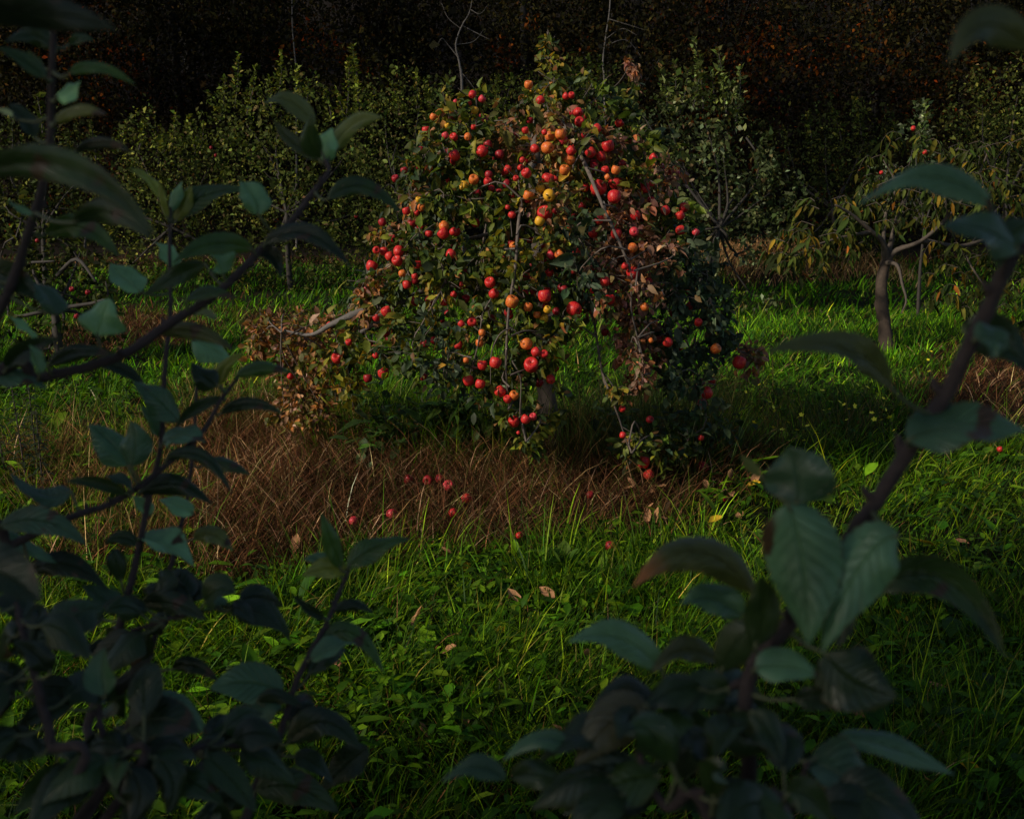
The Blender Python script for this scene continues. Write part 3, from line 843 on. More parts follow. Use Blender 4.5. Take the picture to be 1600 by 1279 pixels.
# ------------------------------------------------------------------ other orchard trees
def px_tree(name, label, depth, basepx, clumps, cols, w, leaf=0.055, dens=1.0, shoots=(), thick=0.55, mode='low', mat=None, group=None,
            aspect=0.55, apples_=(), stems=(), tr=.6):
    b0 = GD(basepx, depth)
    t = thing(name, label, 'tree', b0, group)
    tb = Tubes()
    byp = float(proj(b0)[1])
    if tr > .5: clumps = list(clumps) + [(basepx - 70, byp - 26, 34), (basepx, byp - 30, 40), (basepx + 70, byp - 26, 34)]
    cc = [(P(a, b_, depth + rng.uniform(-.2, .2)), r * depth / FPX) for a, b_, r in clumps]
    top = max(c[2] for c, r in cc)
    tp = b0 + np.array([rng.normal() * .05, 0, max(0.3, (top - b0[2]) * 0.45)])
    tb.add([b0 - [0, 0, .1], (b0 + tp) / 2 + rng.normal(size=3) * 0.04, tp], [0.075 * tr, 0.06 * tr, 0.045 * tr], 7, 8, 0.08)
    link('trunk', tb.mesh('trunk', M_darkbark, b0), t)
    tb = Tubes()
    pp, dd_, tt = [], [], []
    for c, r in cc:
        tb.add([tp, (tp + c) / 2 + rng.normal(size=3) * 0.1, c], [0.035 * tr, 0.022 * tr, 0.008 * tr], 5, 7)
        n = int(dens * 40 * (r / leaf) ** 2 * 0.16) + 40
        u = rand_dir(n) * rng.uniform(size=(n, 1)) ** 0.4
        q = c + u * r * np.array([1.1, 0.9 + thick, 1.05])
        # ragged outline: pull a part of the leaves into short sprays
        ns = max(6, n // 45)
        sc = c + rand_dir(ns) * r * np.array([1.15, 1.0, 1.15]) * rng.uniform(0.7, 1.2, (ns, 1))
        k2 = rng.integers(0, ns, n); sp = rng.uniform(size=n) < 0.62
        q[sp] = sc[k2[sp]] + rng.normal(size=(sp.sum(), 3)) * r * 0.13 * np.array([0.8, .8, 1.5])
        q[:, 2] = np.maximum(q[:, 2], gz(q[:, 0], q[:, 1]) + 0.04)
        pp.append(q); dd_.append(norm(u * .6 + rand_dir(n) + [0, -.1, .05])); tt.append(pick_tint(n, cols, w, .35))
    for (a, ytop, ybot) in shoots:
        p1 = P(a, ytop, depth); p0 = P(a + rng.uniform(-15, 15), ybot, depth)
        tb.add([p0, (p0 + p1) / 2 + [0.02, 0, 0], p1], [.012, .008, .003], 4, 6)
        n = max(10, int(np.linalg.norm(p1 - p0) / 0.006))
        f = rng.uniform(0, 1, (n, 1))
        pp.append(p0 + (p1 - p0) * f + rng.normal(size=(n, 3)) * 0.045 * (1.15 - f))
        dd_.append(norm(rand_dir(n) * [1, 1, .4] + [0, 0, .7])); tt.append(pick_tint(n, cols, w, .3) * np.array([1.7, 1.7, 1.2]))
    for st in stems:
        tb.add([P(a, b_, depth + z_) for a, b_, z_, r_ in st], [r_ for *_, r_ in st], 6)
    tag(link('branches', tb.mesh('branches', M_darkbark, b0), t), kind='stuff')
    q = np.concatenate(pp); d = np.concatenate(dd_); tn = np.concatenate(tt); n = len(q)
    L = leaf * np.exp(rng.normal(size=n) * .3)
    V, Q, T = leaf_arrays(q - b0, d, np.array([[0, -0.2, 1.0]]), L, L * aspect * rng.uniform(.8, 1.25, n), tn, mode, 0.2, 0.4, rng.normal(size=n) * .9)
    tag(link('crown', mesh_np('crown', V, Q, tint=T, mats=[mat or M_far]), t), kind='stuff')
    for j, (a, b_, cls, r) in enumerate(apples_):
        c = P(a, b_, depth - 0.5)
        o = link('apple', APM[cls][j % 3], t, c - b0); o.scale = (r * .72 * depth / FPX / .51,) * 3
        o.rotation_euler = (rng.normal() * .5, rng.normal() * .5, rng.uniform(0, 6))
    return t


OLIVE = [(0.056, 0.072, 0.015), (0.090, 0.106, 0.019), (0.030, 0.041, 0.010), (0.17, 0.175, 0.03), (0.11, 0.08, 0.03)]
OW = [.36, .24, .26, .08, .06]
DARKG = [(0.028, 0.038, 0.009), (0.050, 0.060, 0.012), (0.017, 0.023, 0.006), (0.10, 0.095, 0.016)]
DW = [.4, .25, .28, .07]
px_tree('apple_tree', 'low dark apple tree with dull red apples at the left beyond the foreground leaves', 9.5, 95,
        [(50, 370, 55), (125, 395, 55), (95, 445, 48), (165, 440, 40), (25, 430, 50), (60, 480, 40), (150, 480, 30)], DARKG, DW, 0.055,
        shoots=[(128, 330, 390), (35, 310, 370)], apples_=[(112, 452, 'd', 5), (137, 457, 'd', 5), (120, 494, 'd', 5), (58, 376, 'd', 4)],
        stems=[[(90, 430, -.3, .02), (120, 405, -.5, .016), (150, 440, -.6, .01)], [(50, 410, -.4, .012), (85, 408, -.5, .007)]])
px_tree('apple_tree', 'shadowy apple tree behind the uppermost leaves of the left foreground shoot', 14, 70,
        [(20, 225, 55), (80, 245, 60), (140, 265, 60), (60, 300, 65), (5, 300, 50), (130, 330, 60), (60, 350, 55)], DARKG, DW, shoots=[(58, 150, 220), (140, 190, 250), (15, 180, 230)])
px_tree('apple_tree', 'bushy apple tree with short upright shoots left of the tall-shoot tree in the back row', 16, 270,
        [(220, 245, 55), (280, 255, 60), (335, 245, 55), (250, 310, 70), (340, 310, 60), (195, 300, 50), (290, 365, 55), (220, 370, 50)], OLIVE, OW,
        shoots=[(195, 192, 240), (225, 188, 235), (250, 198, 240), (275, 178, 240), (293, 182, 240), (318, 195, 240), (240, 205, 240)],
        apples_=[(330, 231, 'd', 3.5), (337, 243, 'd', 3.5)])
px_tree('apple_tree', 'tall apple tree with long upright shoots left of the laden tree in the back row', 15, 455,
        [(385, 195, 55), (440, 180, 60), (500, 200, 62), (552, 225, 55), (410, 265, 75), (515, 290, 75), (380, 330, 60), (560, 330, 55), (460, 340, 65), (440, 390, 40), (530, 385, 40)], OLIVE, OW,
        shoots=[(372, 85, 170), (352, 120, 190), (400, 105, 180), (440, 82, 150), (463, 105, 160), (482, 125, 180), (550, 70, 190), (545, 90, 190), (556, 95, 190), (505, 135, 190), (420, 120, 170), (525, 140, 200)])
px_tree('apple_tree', 'rounded olive apple tree just left of and behind the laden tree', 17, 630,
        [(600, 175, 50), (655, 165, 50), (620, 225, 58), (690, 195, 50), (600, 295, 60), (650, 290, 60), (590, 365, 45), (640, 370, 50)], OLIVE, OW,
        shoots=[(612, 128, 180), (650, 112, 170), (662, 120, 170), (585, 140, 190), (632, 135, 180)], apples_=[(557, 338, 'd', 4)])
px_tree('apple_tree', 'apple tree almost hidden behind the top of the laden tree', 17.5, 850,
        [(790, 160, 45), (770, 190, 45), (880, 130, 42), (920, 140, 45), (965, 140, 40), (830, 200, 60), (860, 220, 50), (820, 290, 60), (760, 290, 50)], OLIVE, OW,
        shoots=[(905, 92, 150), (920, 85, 150), (936, 100, 150), (780, 120, 170), (800, 118, 170), (820, 125, 170)])
px_tree('apple_tree', 'pale green apple tree with upright shoots right of and behind the laden tree', 12.5, 1110,
        [(1045, 195, 52), (1100, 185, 52), (1060, 255, 66), (1130, 245, 66), (1185, 255, 48), (1090, 310, 70), (1160, 330, 60), (1205, 300, 44), (1005, 180, 36), (1130, 370, 45), (1060, 360, 50), (1190, 365, 40)],
        [(0.048, 0.064, 0.022), (0.082, 0.096, 0.030), (0.028, 0.038, 0.014), (0.14, 0.16, 0.08), (0.10, 0.07, 0.03)], [.36, .26, .22, .1, .06], 0.058,
        shoots=[(1085, 62, 170), (1095, 90, 170), (1122, 78, 170), (1032, 98, 180), (1055, 96, 180), (1130, 118, 180), (1157, 105, 190), (1075, 110, 180), (1145, 130, 190), (1110, 110, 180)],
        stems=[[(1166, 215, -.6, .012), (1180, 235, -.65, .009)]])
px_tree('apple_tree', 'dim apple tree between the pale green tree and the drooping-leaved tree in the back row', 17, 1300,
        [(1230, 225, 48), (1290, 215, 55), (1350, 220, 55), (1250, 285, 58), (1320, 285, 60), (1390, 265, 50), (1400, 330, 50), (1290, 340, 55)], DARKG, DW,
        shoots=[(1335, 152, 220), (1262, 178, 230), (1300, 172, 220), (1395, 190, 240)])
px_tree('apple_tree', 'dark bushy tree at the right edge under the topmost right leaf', 16, 1560,
        [(1535, 165, 58), (1590, 150, 62), (1500, 220, 50), (1570, 230, 66), (1620, 200, 70), (1480, 290, 50), (1560, 310, 60), (1640, 300, 70)], OLIVE, OW)
px_tree('young_apple_tree', 'thin young apple tree bearing two small red apples behind the drooping-leaved tree', 12.5, 1435,
        [(1442, 172, 12), (1432, 205, 20), (1440, 245, 24), (1430, 290, 26), (1380, 270, 22), (1370, 300, 26)],
        [(0.08, 0.10, 0.05), (0.05, 0.07, 0.025), (0.13, 0.15, 0.09)], [.4, .4, .2], 0.06, shoots=[(1447, 158, 240)], tr=.3,
        apples_=[(1427, 201, 'r', 5), (1445, 238, 'r', 5), (1414, 268, 'p', 5), (1377, 270, 'r', 4)])

# peach-like tree with long drooping leaves
dpt = 10.0
b0 = G(1386, 548); dpt = float(proj(b0)[2])
peach = thing('peach_tree', 'leaning tree with long drooping ochre and green leaves on the right', 'tree', b0)
tb = Tubes(); pt = [(1386, 552), (1383, 510), (1377, 470), (1378, 435), (1386, 405)]
tb.add([P(a, b_, dpt) for a, b_ in pt], [.072, .060, .055, .052, .050], 9, 24, 0.08)
link('trunk', tb.mesh('trunk', bark_material('peach_bark', (0.022, 0.014, 0.009), (0.085, 0.055, 0.034), 26), b0), peach)
PB = [[(1386, 408, 0, .045), (1400, 392, -.05, .028), (1440, 376, -.15, .020), (1480, 340, -.2, .016), (1520, 290, -.2, .010), (1545, 235, -.2, .007)],
      [(1385, 408, 0, .045), (1380, 380, -.1, .028), (1362, 362, -.2, .022), (1330, 335, -.3, .016), (1305, 320, -.4, .008)],
      [(1384, 410, 0, .03), (1402, 415, -.3, .016), (1410, 445, -.4, .012), (1416, 470, -.45, .009), (1408, 490, -.45, .006)],
      [(1440, 376, -.15, .03), (1500, 385, .2, .022), (1560, 370, .3, .016), (1610, 385, .3, .008)],
      [(1362, 362, -.2, .02), (1320, 370, -.3, .014), (1270, 385, -.4, .008), (1225, 410, -.4, .004)],
      [(1480, 340, -.2, .018), (1470, 290, -.3, .012), (1430, 270, -.4, .008), (1370, 290, -.4, .004)],
      [(1380, 380, -.1, .022), (1385, 330, .2, .016), (1400, 290, .3, .010), (1380, 250, .3, .004)],
      [(1500, 385, .2, .014), (1520, 420, -.1, .009), (1540, 450, -.1, .004)],
      [(1386, 400, .05, .03), (1420, 300, .5, .02), (1500, 230, .6, .01)]]
pbp = []
for br in PB:
    tb = Tubes(); p3 = np.array([P(a, b_, dpt + z_) for a, b_, z_, r in br])
    tb.add(p3, [r for *_, r in br], 6, len(br) * 4, 0.06)
    link('branch', tb.mesh('branch', M_peachlimb, b0), peach)
    pbp.append(spline(p3, 20)[5:])
pbp = np.concatenate(pbp)
q, d, tw_ = [], [], Tubes()
PXC = [(1560, 250, 56), (1500, 245, 50), (1590, 330, 60), (1530, 330, 56), (1475, 405, 45), (1530, 425, 55), (1590, 430, 60), (1300, 345, 46), (1255, 380, 40), (1230, 405, 30), (1345, 300, 45), (1290, 315, 38),
       (1430, 285, 48), (1380, 260, 42), (1500, 300, 50), (1440, 330, 46), (1320, 385, 40), (1275, 405, 34), (1560, 480, 40), (1490, 465, 34), (1350, 345, 40), (1600, 500, 40), (1400, 345, 34), (1620, 270, 60), (1420, 225, 34), (1240, 365, 26)]
for (a, b_, r) in PXC:
    c = P(a, b_, dpt + rng.uniform(-.6, .6)); r3 = r * dpt / FPX
    for _ in range(int(3 + r / 8)):
        az = rng.uniform(0, 6.28); o_ = np.array([math.cos(az), math.sin(az) * .8, 0])
        p0 = c + rand_dir(1)[0] * r3 * .6; ln = r3 * rng.uniform(.7, 1.3)
        p1 = p0 + o_ * ln * .55 + [0, 0, .10 * ln]; p2 = p0 + o_ * ln + [0, 0, -.45 * ln]
        tw_.add([p0, p1, p2], [.004, .003, .0012], 4, 6)
        k = rng.integers(8, 14)
        f = np.linspace(.1, 1, k); sp_ = spline(np.array([p0, p1, p2]), 30)[(f * 29).astype(int)]
        sd_ = np.array([-o_[1], o_[0], 0])
        sg_ = np.where(np.arange(k) % 2, 1, -1)[:, None] * sd_[None]
        q.append(sp_); d.append(norm(sg_ * .55 + o_ * .35 + rng.normal(size=(k, 3)) * .22 + [0, 0, -.62]))
q = np.concatenate(q); d = np.concatenate(d); n = len(q)
lx, ly, _ = proj(q)
kk = ~((ly > 400) & (lx > 1335) & (lx < 1440)) & ~((ly > 440) & (lx < 1450))
q, d = q[kk], d[kk]; n = len(q)
tag(link('twigs', tw_.mesh('twigs', M_peachlimb, b0), peach), kind='stuff')
L = 0.105 * np.exp(rng.normal(size=n) * .2); W = L * rng.uniform(.24, .33, n)
tn = pick_tint(n, [(0.034, 0.050, 0.008), (0.075, 0.075, 0.010), (0.018, 0.027, 0.006), (0.16, 0.10, 0.010), (0.22, 0.07, 0.010)], [.40, .22, .28, .085, .015], .3)
cu = rng.uniform(0, .35, n); fo = rng.uniform(.2, .6, n); ro = rng.normal(size=n) * .4
up2 = norm(np.array([[0.0, -.25, 1.0]]))
sc_ = proj(q)[2]; order = np.argsort(sc_ - L * 4); s1, s2 = order[:300], order[300:]
V, Q, T = leaf_arrays(q[s2] - b0, d[s2], up2, L[s2], W[s2], tn[s2], 'mid', cu[s2], fo[s2], ro[s2])
tag(link('foliage', mesh_np('foliage', V, Q, tint=T, mats=[M_far]), peach), kind='stuff')
for i in s1:
    V, Q, T = leaf_arrays(np.zeros((1, 3)), d[i:i + 1], up2, L[i:i + 1], W[i:i + 1], tn[i:i + 1], 'mid', cu[i:i + 1], fo[i:i + 1], ro[i:i + 1])
    link('leaf', mesh_np('leaf', V, Q, tint=T, mats=[M_far]), peach, q[i] - b0)

# ------------------------------------------------------------------ the wood behind
def wood_tree(name, label, x, y, h, rad, cols, w, n=2600, leaf=0.095, low=0.05, group=None, cat='tree'):
    b0 = np.array([x, y, float(gz(x, y))])
    t = thing(name, label, cat, b0, group)
    tb = Tubes(); top = b0 + [rng.normal() * .3, rng.normal() * .3, h]
    tb.add([b0 - [0, 0, .2], b0 + [rng.normal() * .1, 0, h * .5], top], [0.11, .08, .02], 7, 10, .06)
    link('trunk', tb.mesh('trunk', M_woodbark, b0), t)
    ns = n // 22
    u = rand_dir(ns) * rng.uniform(size=(ns, 1)) ** .45
    sc = b0 + [0, 0, h * (0.5 + low / 2)] + u * np.array([rad, rad, h * (0.52 - low / 2)])
    sc[:, 2] = np.maximum(sc[:, 2], gz(sc[:, 0], sc[:, 1]) + .1)
    q = sc[rng.integers(0, ns, n)] + rng.normal(size=(n, 3)) * [.28, .28, .22]
    tb = Tubes()
    for s_ in sc[:10]:
        a = b0 + [0, 0, min(h * .8, max(.5, (s_[2] - b0[2]) * .7))]
        tb.add([a, (a + s_) / 2, s_], [.05, .03, .01], 4, 5)
    tag(link('branches', tb.mesh('branches', M_woodbark, b0), t), kind='stuff')
    L = leaf * np.exp(rng.normal(size=n) * .3)
    V, Q, T = leaf_arrays(q - b0, norm(rand_dir(n) + [0, 0, -.2]), np.array([[0, -.3, 1.0]]), L, L * rng.uniform(.45, .7, n), pick_tint(n, cols, w, .4), 'low', .2, .3, rng.normal(size=n))
    tag(link('crown', mesh_np('crown', V, Q, tint=T, mats=[M_far]), t), kind='stuff')
    return t


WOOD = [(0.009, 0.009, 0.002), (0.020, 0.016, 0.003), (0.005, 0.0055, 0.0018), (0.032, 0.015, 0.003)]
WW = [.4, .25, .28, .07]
ORNG = [(0.12, 0.030, 0.004), (0.055, 0.016, 0.004), (0.012, 0.010, 0.003), (0.035, 0.022, 0.005)]
k_ = 0
for row, (yy, dx) in enumerate(((25.5, 2.6), (29.5, 2.8), (34, 3.2))):
    xx = -15.5 - row * 2
    while xx < 15.5 + row * 2:
        orange = row < 2 and (4.3 < xx < 8.5 or -10.2 < xx < -8.2) and k_ % 2 == 0
        if orange:
            wood_tree('autumn_tree', 'dark woodland tree with rusty orange leaves in the wood behind the orchard', xx + rng.normal() * .4, yy + rng.normal() * .5,
                      rng.uniform(5, 8), 1.5, ORNG, [.10, .22, .46, .22], 5000, group='rusty trees in the wood')
        else:
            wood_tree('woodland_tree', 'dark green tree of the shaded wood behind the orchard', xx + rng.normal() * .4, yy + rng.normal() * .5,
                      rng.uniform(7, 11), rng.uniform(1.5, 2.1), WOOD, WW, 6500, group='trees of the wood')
        xx += dx; k_ += 1
n = 120000
x = rng.uniform(-17, 17, n); y = rng.uniform(22.5, 26, n); hcap = 5.4 + 1.8 * wave(x, y, .9, 3) + .6 * wave(x, y, 2.3, 7)
z = gz(x, y) + rng.uniform(0, 1, n) ** .8 * np.maximum(hcap, .5)
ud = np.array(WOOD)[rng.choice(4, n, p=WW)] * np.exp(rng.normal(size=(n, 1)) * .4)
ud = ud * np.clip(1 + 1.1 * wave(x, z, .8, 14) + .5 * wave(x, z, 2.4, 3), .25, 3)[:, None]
rust = (wave(x, z, 1.1, 2) + .5 * wave(x, z, 3.1, 5) + .5 * np.exp(-((x - 6.5) / 2.5) ** 2) + .6 * np.exp(-((x + 8.7) / .8) ** 2) > .6) & (rng.uniform(size=n) < .5)
ud[rust] = ud[rust] * [4.2, 1.4, .6]
L = .085 * np.exp(rng.normal(size=n) * .3)
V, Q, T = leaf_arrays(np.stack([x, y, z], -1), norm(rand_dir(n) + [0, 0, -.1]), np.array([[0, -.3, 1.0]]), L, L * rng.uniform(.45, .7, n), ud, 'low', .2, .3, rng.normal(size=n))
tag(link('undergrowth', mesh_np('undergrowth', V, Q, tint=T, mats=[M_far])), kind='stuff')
# bare pale saplings at the wood's edge
def bare(label, segs, depth, mat=M_grey):
    g = GD(segs[0][0][0], depth)
    t = thing('bare_tree', label, 'tree', g)
    for k_, s_ in enumerate(segs):
        tb = Tubes()
        pts = [P(a, b_, depth + rng.uniform(-.1, .1)) for a, b_, r in s_]
        if k_ == 0: pts = [g - [0, 0, .1]] + pts
        rr = [0.6 * q_ for q_ in ([s_[0][2] * 1.3] if k_ == 0 else []) + [r for *_, r in s_]]
        tb.add(pts, rr, 5)
        link('trunk' if k_ == 0 else 'branch', tb.mesh('trunk' if k_ == 0 else 'branch', mat, g), t)
bare('leafless pale tree with crooked twigs at the wood edge above the laden tree', [
    [(722, 150, .05), (718, 100, .035), (712, 70, .03), (722, 40, .025), (735, 15, .015), (742, -40, .008)],
    [(716, 90, .02), (700, 70, .016), (690, 60, .01), (682, 75, .005)], [(722, 40, .02), (745, 52, .014), (765, 62, .008)],
    [(712, 70, .016), (740, 65, .012), (757, 45, .006)], [(718, 110, .016), (735, 130, .01), (745, 145, .005)], [(735, 15, .014), (750, 22, .01), (762, 8, .005)],
    [(720, 45, .014), (700, 28, .01), (690, 5, .005)]], 21.6)
bare('thin straight pale stem standing at the wood edge left of the tall-shoot tree', [[(463, 140, .03), (461, 90, .026), (457, 45, .022), (456, -20, .015)]], 21.8)
bare('leafless tree with drooping grey twigs above the right side of the laden tree', [
    [(945, 150, .045), (942, 100, .03), (946, 60, .026), (952, 20, .022), (955, -30, .015)],
    [(946, 72, .016), (975, 62, .012), (992, 75, .008), (1002, 90, .004)], [(948, 60, .014), (972, 45, .01), (995, 55, .005)], [(952, 30, .014), (985, 40, .008), (1010, 48, .004)]], 21.9)

# nettle-like weeds at the foot of the back row
def weed_row(name, label, pts, depth_f, h, cols, w, leaf, n=60, cat='weed', group=None):
    for (px, py) in pts:
        g = G(px, py)
        t = thing(name, label, cat, g, group)
        tb = Tubes(); hh = h * rng.uniform(.7, 1.2)
        tip = np.array([rng.normal() * .08, rng.normal() * .08, hh])
        tb.add([np.zeros(3), tip * .5 + rng.normal(size=3) * .02, tip], [.006, .005, .002], 5, 6)
        link('stem', tb.mesh('stem', M_grass_stem), t)
        f = rng.uniform(.1, 1, (n, 1))
        q = tip * f + rng.normal(size=(n, 3)) * [.07, .07, .03]
        q[:, 2] = np.maximum(q[:, 2], .02)
        L = leaf * np.exp(rng.normal(size=n) * .3)
        V, Q, T = leaf_arrays(q, norm(rand_dir(n) * [1, 1, .4] + [0, 0, -.1]), np.array([[0, -.1, 1.0]]), L, L * rng.uniform(.4, .65, n), pick_tint(n, cols, w, .3), 'mid', .3, .3)
        tag(link('leaves', mesh_np('leaves', V, Q, tint=T, mats=[M_leaf]), t), kind='stuff')


M_grass_stem = bark_material('green_stem', (0.03, 0.04, 0.012), (0.08, 0.09, 0.03), 60)
weed_row('nettle', 'leafy pale green weed at the foot of the back row beyond the bare mound', [(1095 + 26 * i + random.uniform(-8, 8), 388 + random.uniform(-6, 8)) for i in range(8)],
         0, 0.42, [(0.06, 0.09, 0.03), (0.10, 0.14, 0.06), (0.04, 0.06, 0.02)], [.5, .25, .25], 0.08, 70, group='weeds beyond the mound')
weed_row('nettle', 'broad-leaved green weed in the shade below the laden tree', [(random.uniform(560, 850), random.uniform(680, 730)) for i in range(16)],
         0, 0.30, [(0.035, 0.07, 0.012), (0.05, 0.095, 0.014), (0.02, 0.04, 0.01)], [.5, .25, .25], 0.075, 55, group='weeds under the laden tree')
weed_row('nettle', 'leafy weed in the rank grass right of the laden tree', [(random.uniform(900, 1120), random.uniform(690, 745)) for i in range(10)],
         0, 0.28, [(0.035, 0.06, 0.018), (0.05, 0.08, 0.03), (0.02, 0.04, 0.012)], [.5, .25, .25], 0.06, 50, group='weeds right of the laden tree')
for j, (px, py, h) in enumerate(((12, 760, .55), (45, 775, .62), (70, 790, .5), (-15, 740, .5), (60, 740, .5))):
    g = G(px, py)
    t = thing('tall_weed', ['dark upright weed at the left edge, leftmost in view', 'tallest dark upright weed near the left edge', 'dark upright weed nearest the pale standing straw',
                            'dark upright weed half outside the left edge', 'dark upright weed rising behind the others at the left edge'][j], 'weed', g)
    tb = Tubes(); tip = np.array([rng.normal() * .03, 0, h])
    tb.add([np.zeros(3), tip * .5, tip], [.005, .004, .002], 5, 6); link('stem', tb.mesh('stem', M_twig), t)
    n = 46; f = np.linspace(.1, 1, n)[:, None]; a = np.arange(n) * 2.4
    V, Q, T = leaf_arrays(tip * f, norm(np.stack([np.cos(a), np.sin(a), np.full(n, .25)], -1)), np.array([[0, 0, 1.0]]), .085 * (1.1 - .6 * f[:, 0]), .02,
                          pick_tint(n, [(0.018, 0.026, 0.010), (0.03, 0.036, 0.012)], None, .2), 'mid', .5, .3)
    tag(link('leaves', mesh_np('leaves', V, Q, tint=T, mats=[M_leaf]), t), kind='stuff')

# dock / dandelion rosettes in the sward: every leaf a part
def rosette(label, px, py, nl, L, elev, cols, wr=0.3, lob=0.0):
    g = G(px, py); g[2] += 0.01
    t = thing('dock_plant', label, 'weed', g)
    for k in range(nl):
        a = 6.283 * k / nl + rng.normal() * .3; el = elev + rng.normal() * .25
        d = np.array([math.cos(a) * math.cos(el), math.sin(a) * math.cos(el), math.sin(el)])
        LL = L * rng.uniform(.7, 1.2); s = np.linspace(0, 1, 9)
        wd = np.sin(np.pi * np.clip(s, 0, 1) ** 1.25) * .5 * wr * LL + .004 * (1 - s)
        wd = wd * (1 + lob * np.where(np.arange(9) % 2 == 0, -0.5, 0.5))
        _, sd, nm = frames(d[None], np.array([[0, 0, 1.0]])); sd, nm = sd[0], nm[0]
        c = d[None] * (s * LL)[:, None] - np.array([0, 0, 1.0])[None] * (0.35 * LL * s ** 2.2)[:, None]
        c[:, 2] = np.maximum(c[:, 2], .012)
        V = np.stack([c - sd * wd[:, None] + nm * wd[:, None] * .3, c, c + sd * wd[:, None] + nm * wd[:, None] * .3], 1).reshape(-1, 3)
        Q = [[i * 3 + j, i * 3 + j + 1, i * 3 + j + 4, i * 3 + j + 3] for i in range(8) for j in range(2)]
        tn = np.repeat(pick_tint(1, cols, None, .2), len(V), axis=0)
        link('leaf', mesh_np('leaf', V, Q, tint=tn, mats=[M_grass]), t)


DOCK = [(0.065, 0.13, 0.014), (0.045, 0.10, 0.010), (0.09, 0.15, 0.02)]
for lb, px, py, nl, L, el, wr, lob in (
        ('tallest upright dock plant, at the edge of the dead grass below the laden tree', 880, 905, 11, .20, 1.05, .24, 0),
        ('dock plant with upright leaves just left of the tallest dock', 850, 898, 8, .17, 1.0, .26, 0),
        ('low dock plant at the right end of the dock patch', 915, 905, 7, .15, .9, .25, 0),
        ('bright yellow-green leafy weed in the lawn left of the docks', 722, 962, 5, .12, .7, .5, .3),
        ('dandelion rosette in the sward below the bright weed', 760, 1060, 9, .14, .4, .26, .5),
        ('dandelion rosette low in the middle of the picture', 690, 1140, 9, .15, .35, .26, .5),
        ('dandelion rosette at the lower right of the lawn', 1505, 1215, 11, .11, .45, .3, .5),
        ('pale lobed weed near the right edge of the lawn', 1562, 1068, 5, .09, .6, .6, .4),
        ('leafy weed behind the big right-hand leaf pair', 1360, 790, 8, .10, .6, .3, .4),
        ('leafy weed in the grass to the right of the fallen apples', 1190, 850, 8, .11, .7, .28, .3),
        ('dandelion rosette between the left shoot and the docks', 590, 1000, 8, .13, .5, .26, .5),
        ('leafy weed in the dark corner of the lawn at the lower centre', 860, 1190, 8, .14, .5, .3, .3),
        ('leafy weed among grass below the dock patch', 960, 985, 9, .14, .6, .28, .3),
        ('leafy weed at the right side of the lawn below the slanting branch', 1520, 900, 8, .09, .5, .3, .4)):
    rosette(lb, px, py, nl, L, el, DOCK, wr, lob)

# fallen apples
FA = [(553, 831, 'p', 9, 'small pink fallen apple at the left end of the windfalls on dead grass'), (612, 819, 'p', 10, 'pale pink fallen apple right of the leftmost windfall'),
      (638, 764, 'd', 9, 'dark red fallen apple at the back left of the windfall row under the tree'), (669, 765, 'd', 10, 'dull red fallen apple second from left in the back row of windfalls'),
      (687, 764, 'd', 9, 'dark fallen apple half sunk in straw in the back row of windfalls'), (701, 774, 'p', 11, 'bright pink fallen apple at the right of the back row of windfalls'),
      (730, 795, 'r', 10, 'red fallen apple just below and right of the bright pink windfall'), (708, 818, 'r', 9, 'red fallen apple nearest the camera among the middle windfalls'),
      (811, 855, 'r', 7, 'small bright red fallen apple beside the upright docks'), (953, 871, 'd', 10, 'dull red fallen apple right of the docks at the grass edge'),
      (921, 790, 'd', 8, 'dark fallen apple alone in the dead grass below the trunk'), (1097, 744, 'd', 12, 'dark red fallen apple in shade right of the lowest hanging apples'),
      (1560, 716, 'r', 6, 'tiny red fallen apple at the right edge under the blue-green leaf'), (1133, 797, 'd', 6, 'dark red fallen apple among pale dry leaves right of the tree')]
for j, (px, py, cls, r, lb) in enumerate(FA):
    g = G(px, py + r); dd = float(proj(g)[2]); R_ = r * .78 * dd / FPX
    o = link('fallen_apple', APM[cls][j % 3], None, g + [0, 0, R_ * 0.8 + 0.065]); o.scale = (R_ / .51,) * 3
    o.rotation_euler = (rng.uniform(-1.5, 1.5), rng.uniform(-1.5, 1.5), rng.uniform(0, 6)); tag(o, lb, 'apple', 'windfall apples')

# fallen leaves
V, Q, T = leaf_arrays(np.zeros((1, 3)), np.array([[1.0, 0, 0]]), np.array([[0, 0, 1.0]]), .07, .04, np.array([[.34, .17, .08]]), 'mid', -.3, .6)
fl1 = mesh_np('fallen_leaf', V, Q, tint=T, mats=[M_straw])
fl2 = mesh_np('fallen_leaf', V, Q, tint=T * 0 + [.45, .28, .02], mats=[M_straw])
for k in range(64):
    if k < 26: px, py = random.uniform(960, 1180), random.uniform(745, 840)
    else: px, py = random.uniform(420, 1580), random.uniform(860, 1250)
    g = G(px, py)
    yel = k % 7 == 6
    o = link('fallen_leaf', fl2 if yel else fl1, None, g + [0, 0, .06]); o.rotation_euler = (rng.normal() * .5, rng.normal() * .5, rng.uniform(0, 6)); o.scale = (rng.uniform(.7, 1.3),) * 3
    tag(o, 'yellow fallen leaf lying in the grass' if yel else 'curled tan fallen leaf lying on the grass', 'leaf', 'yellow fallen leaves' if yel else 'tan fallen leaves')

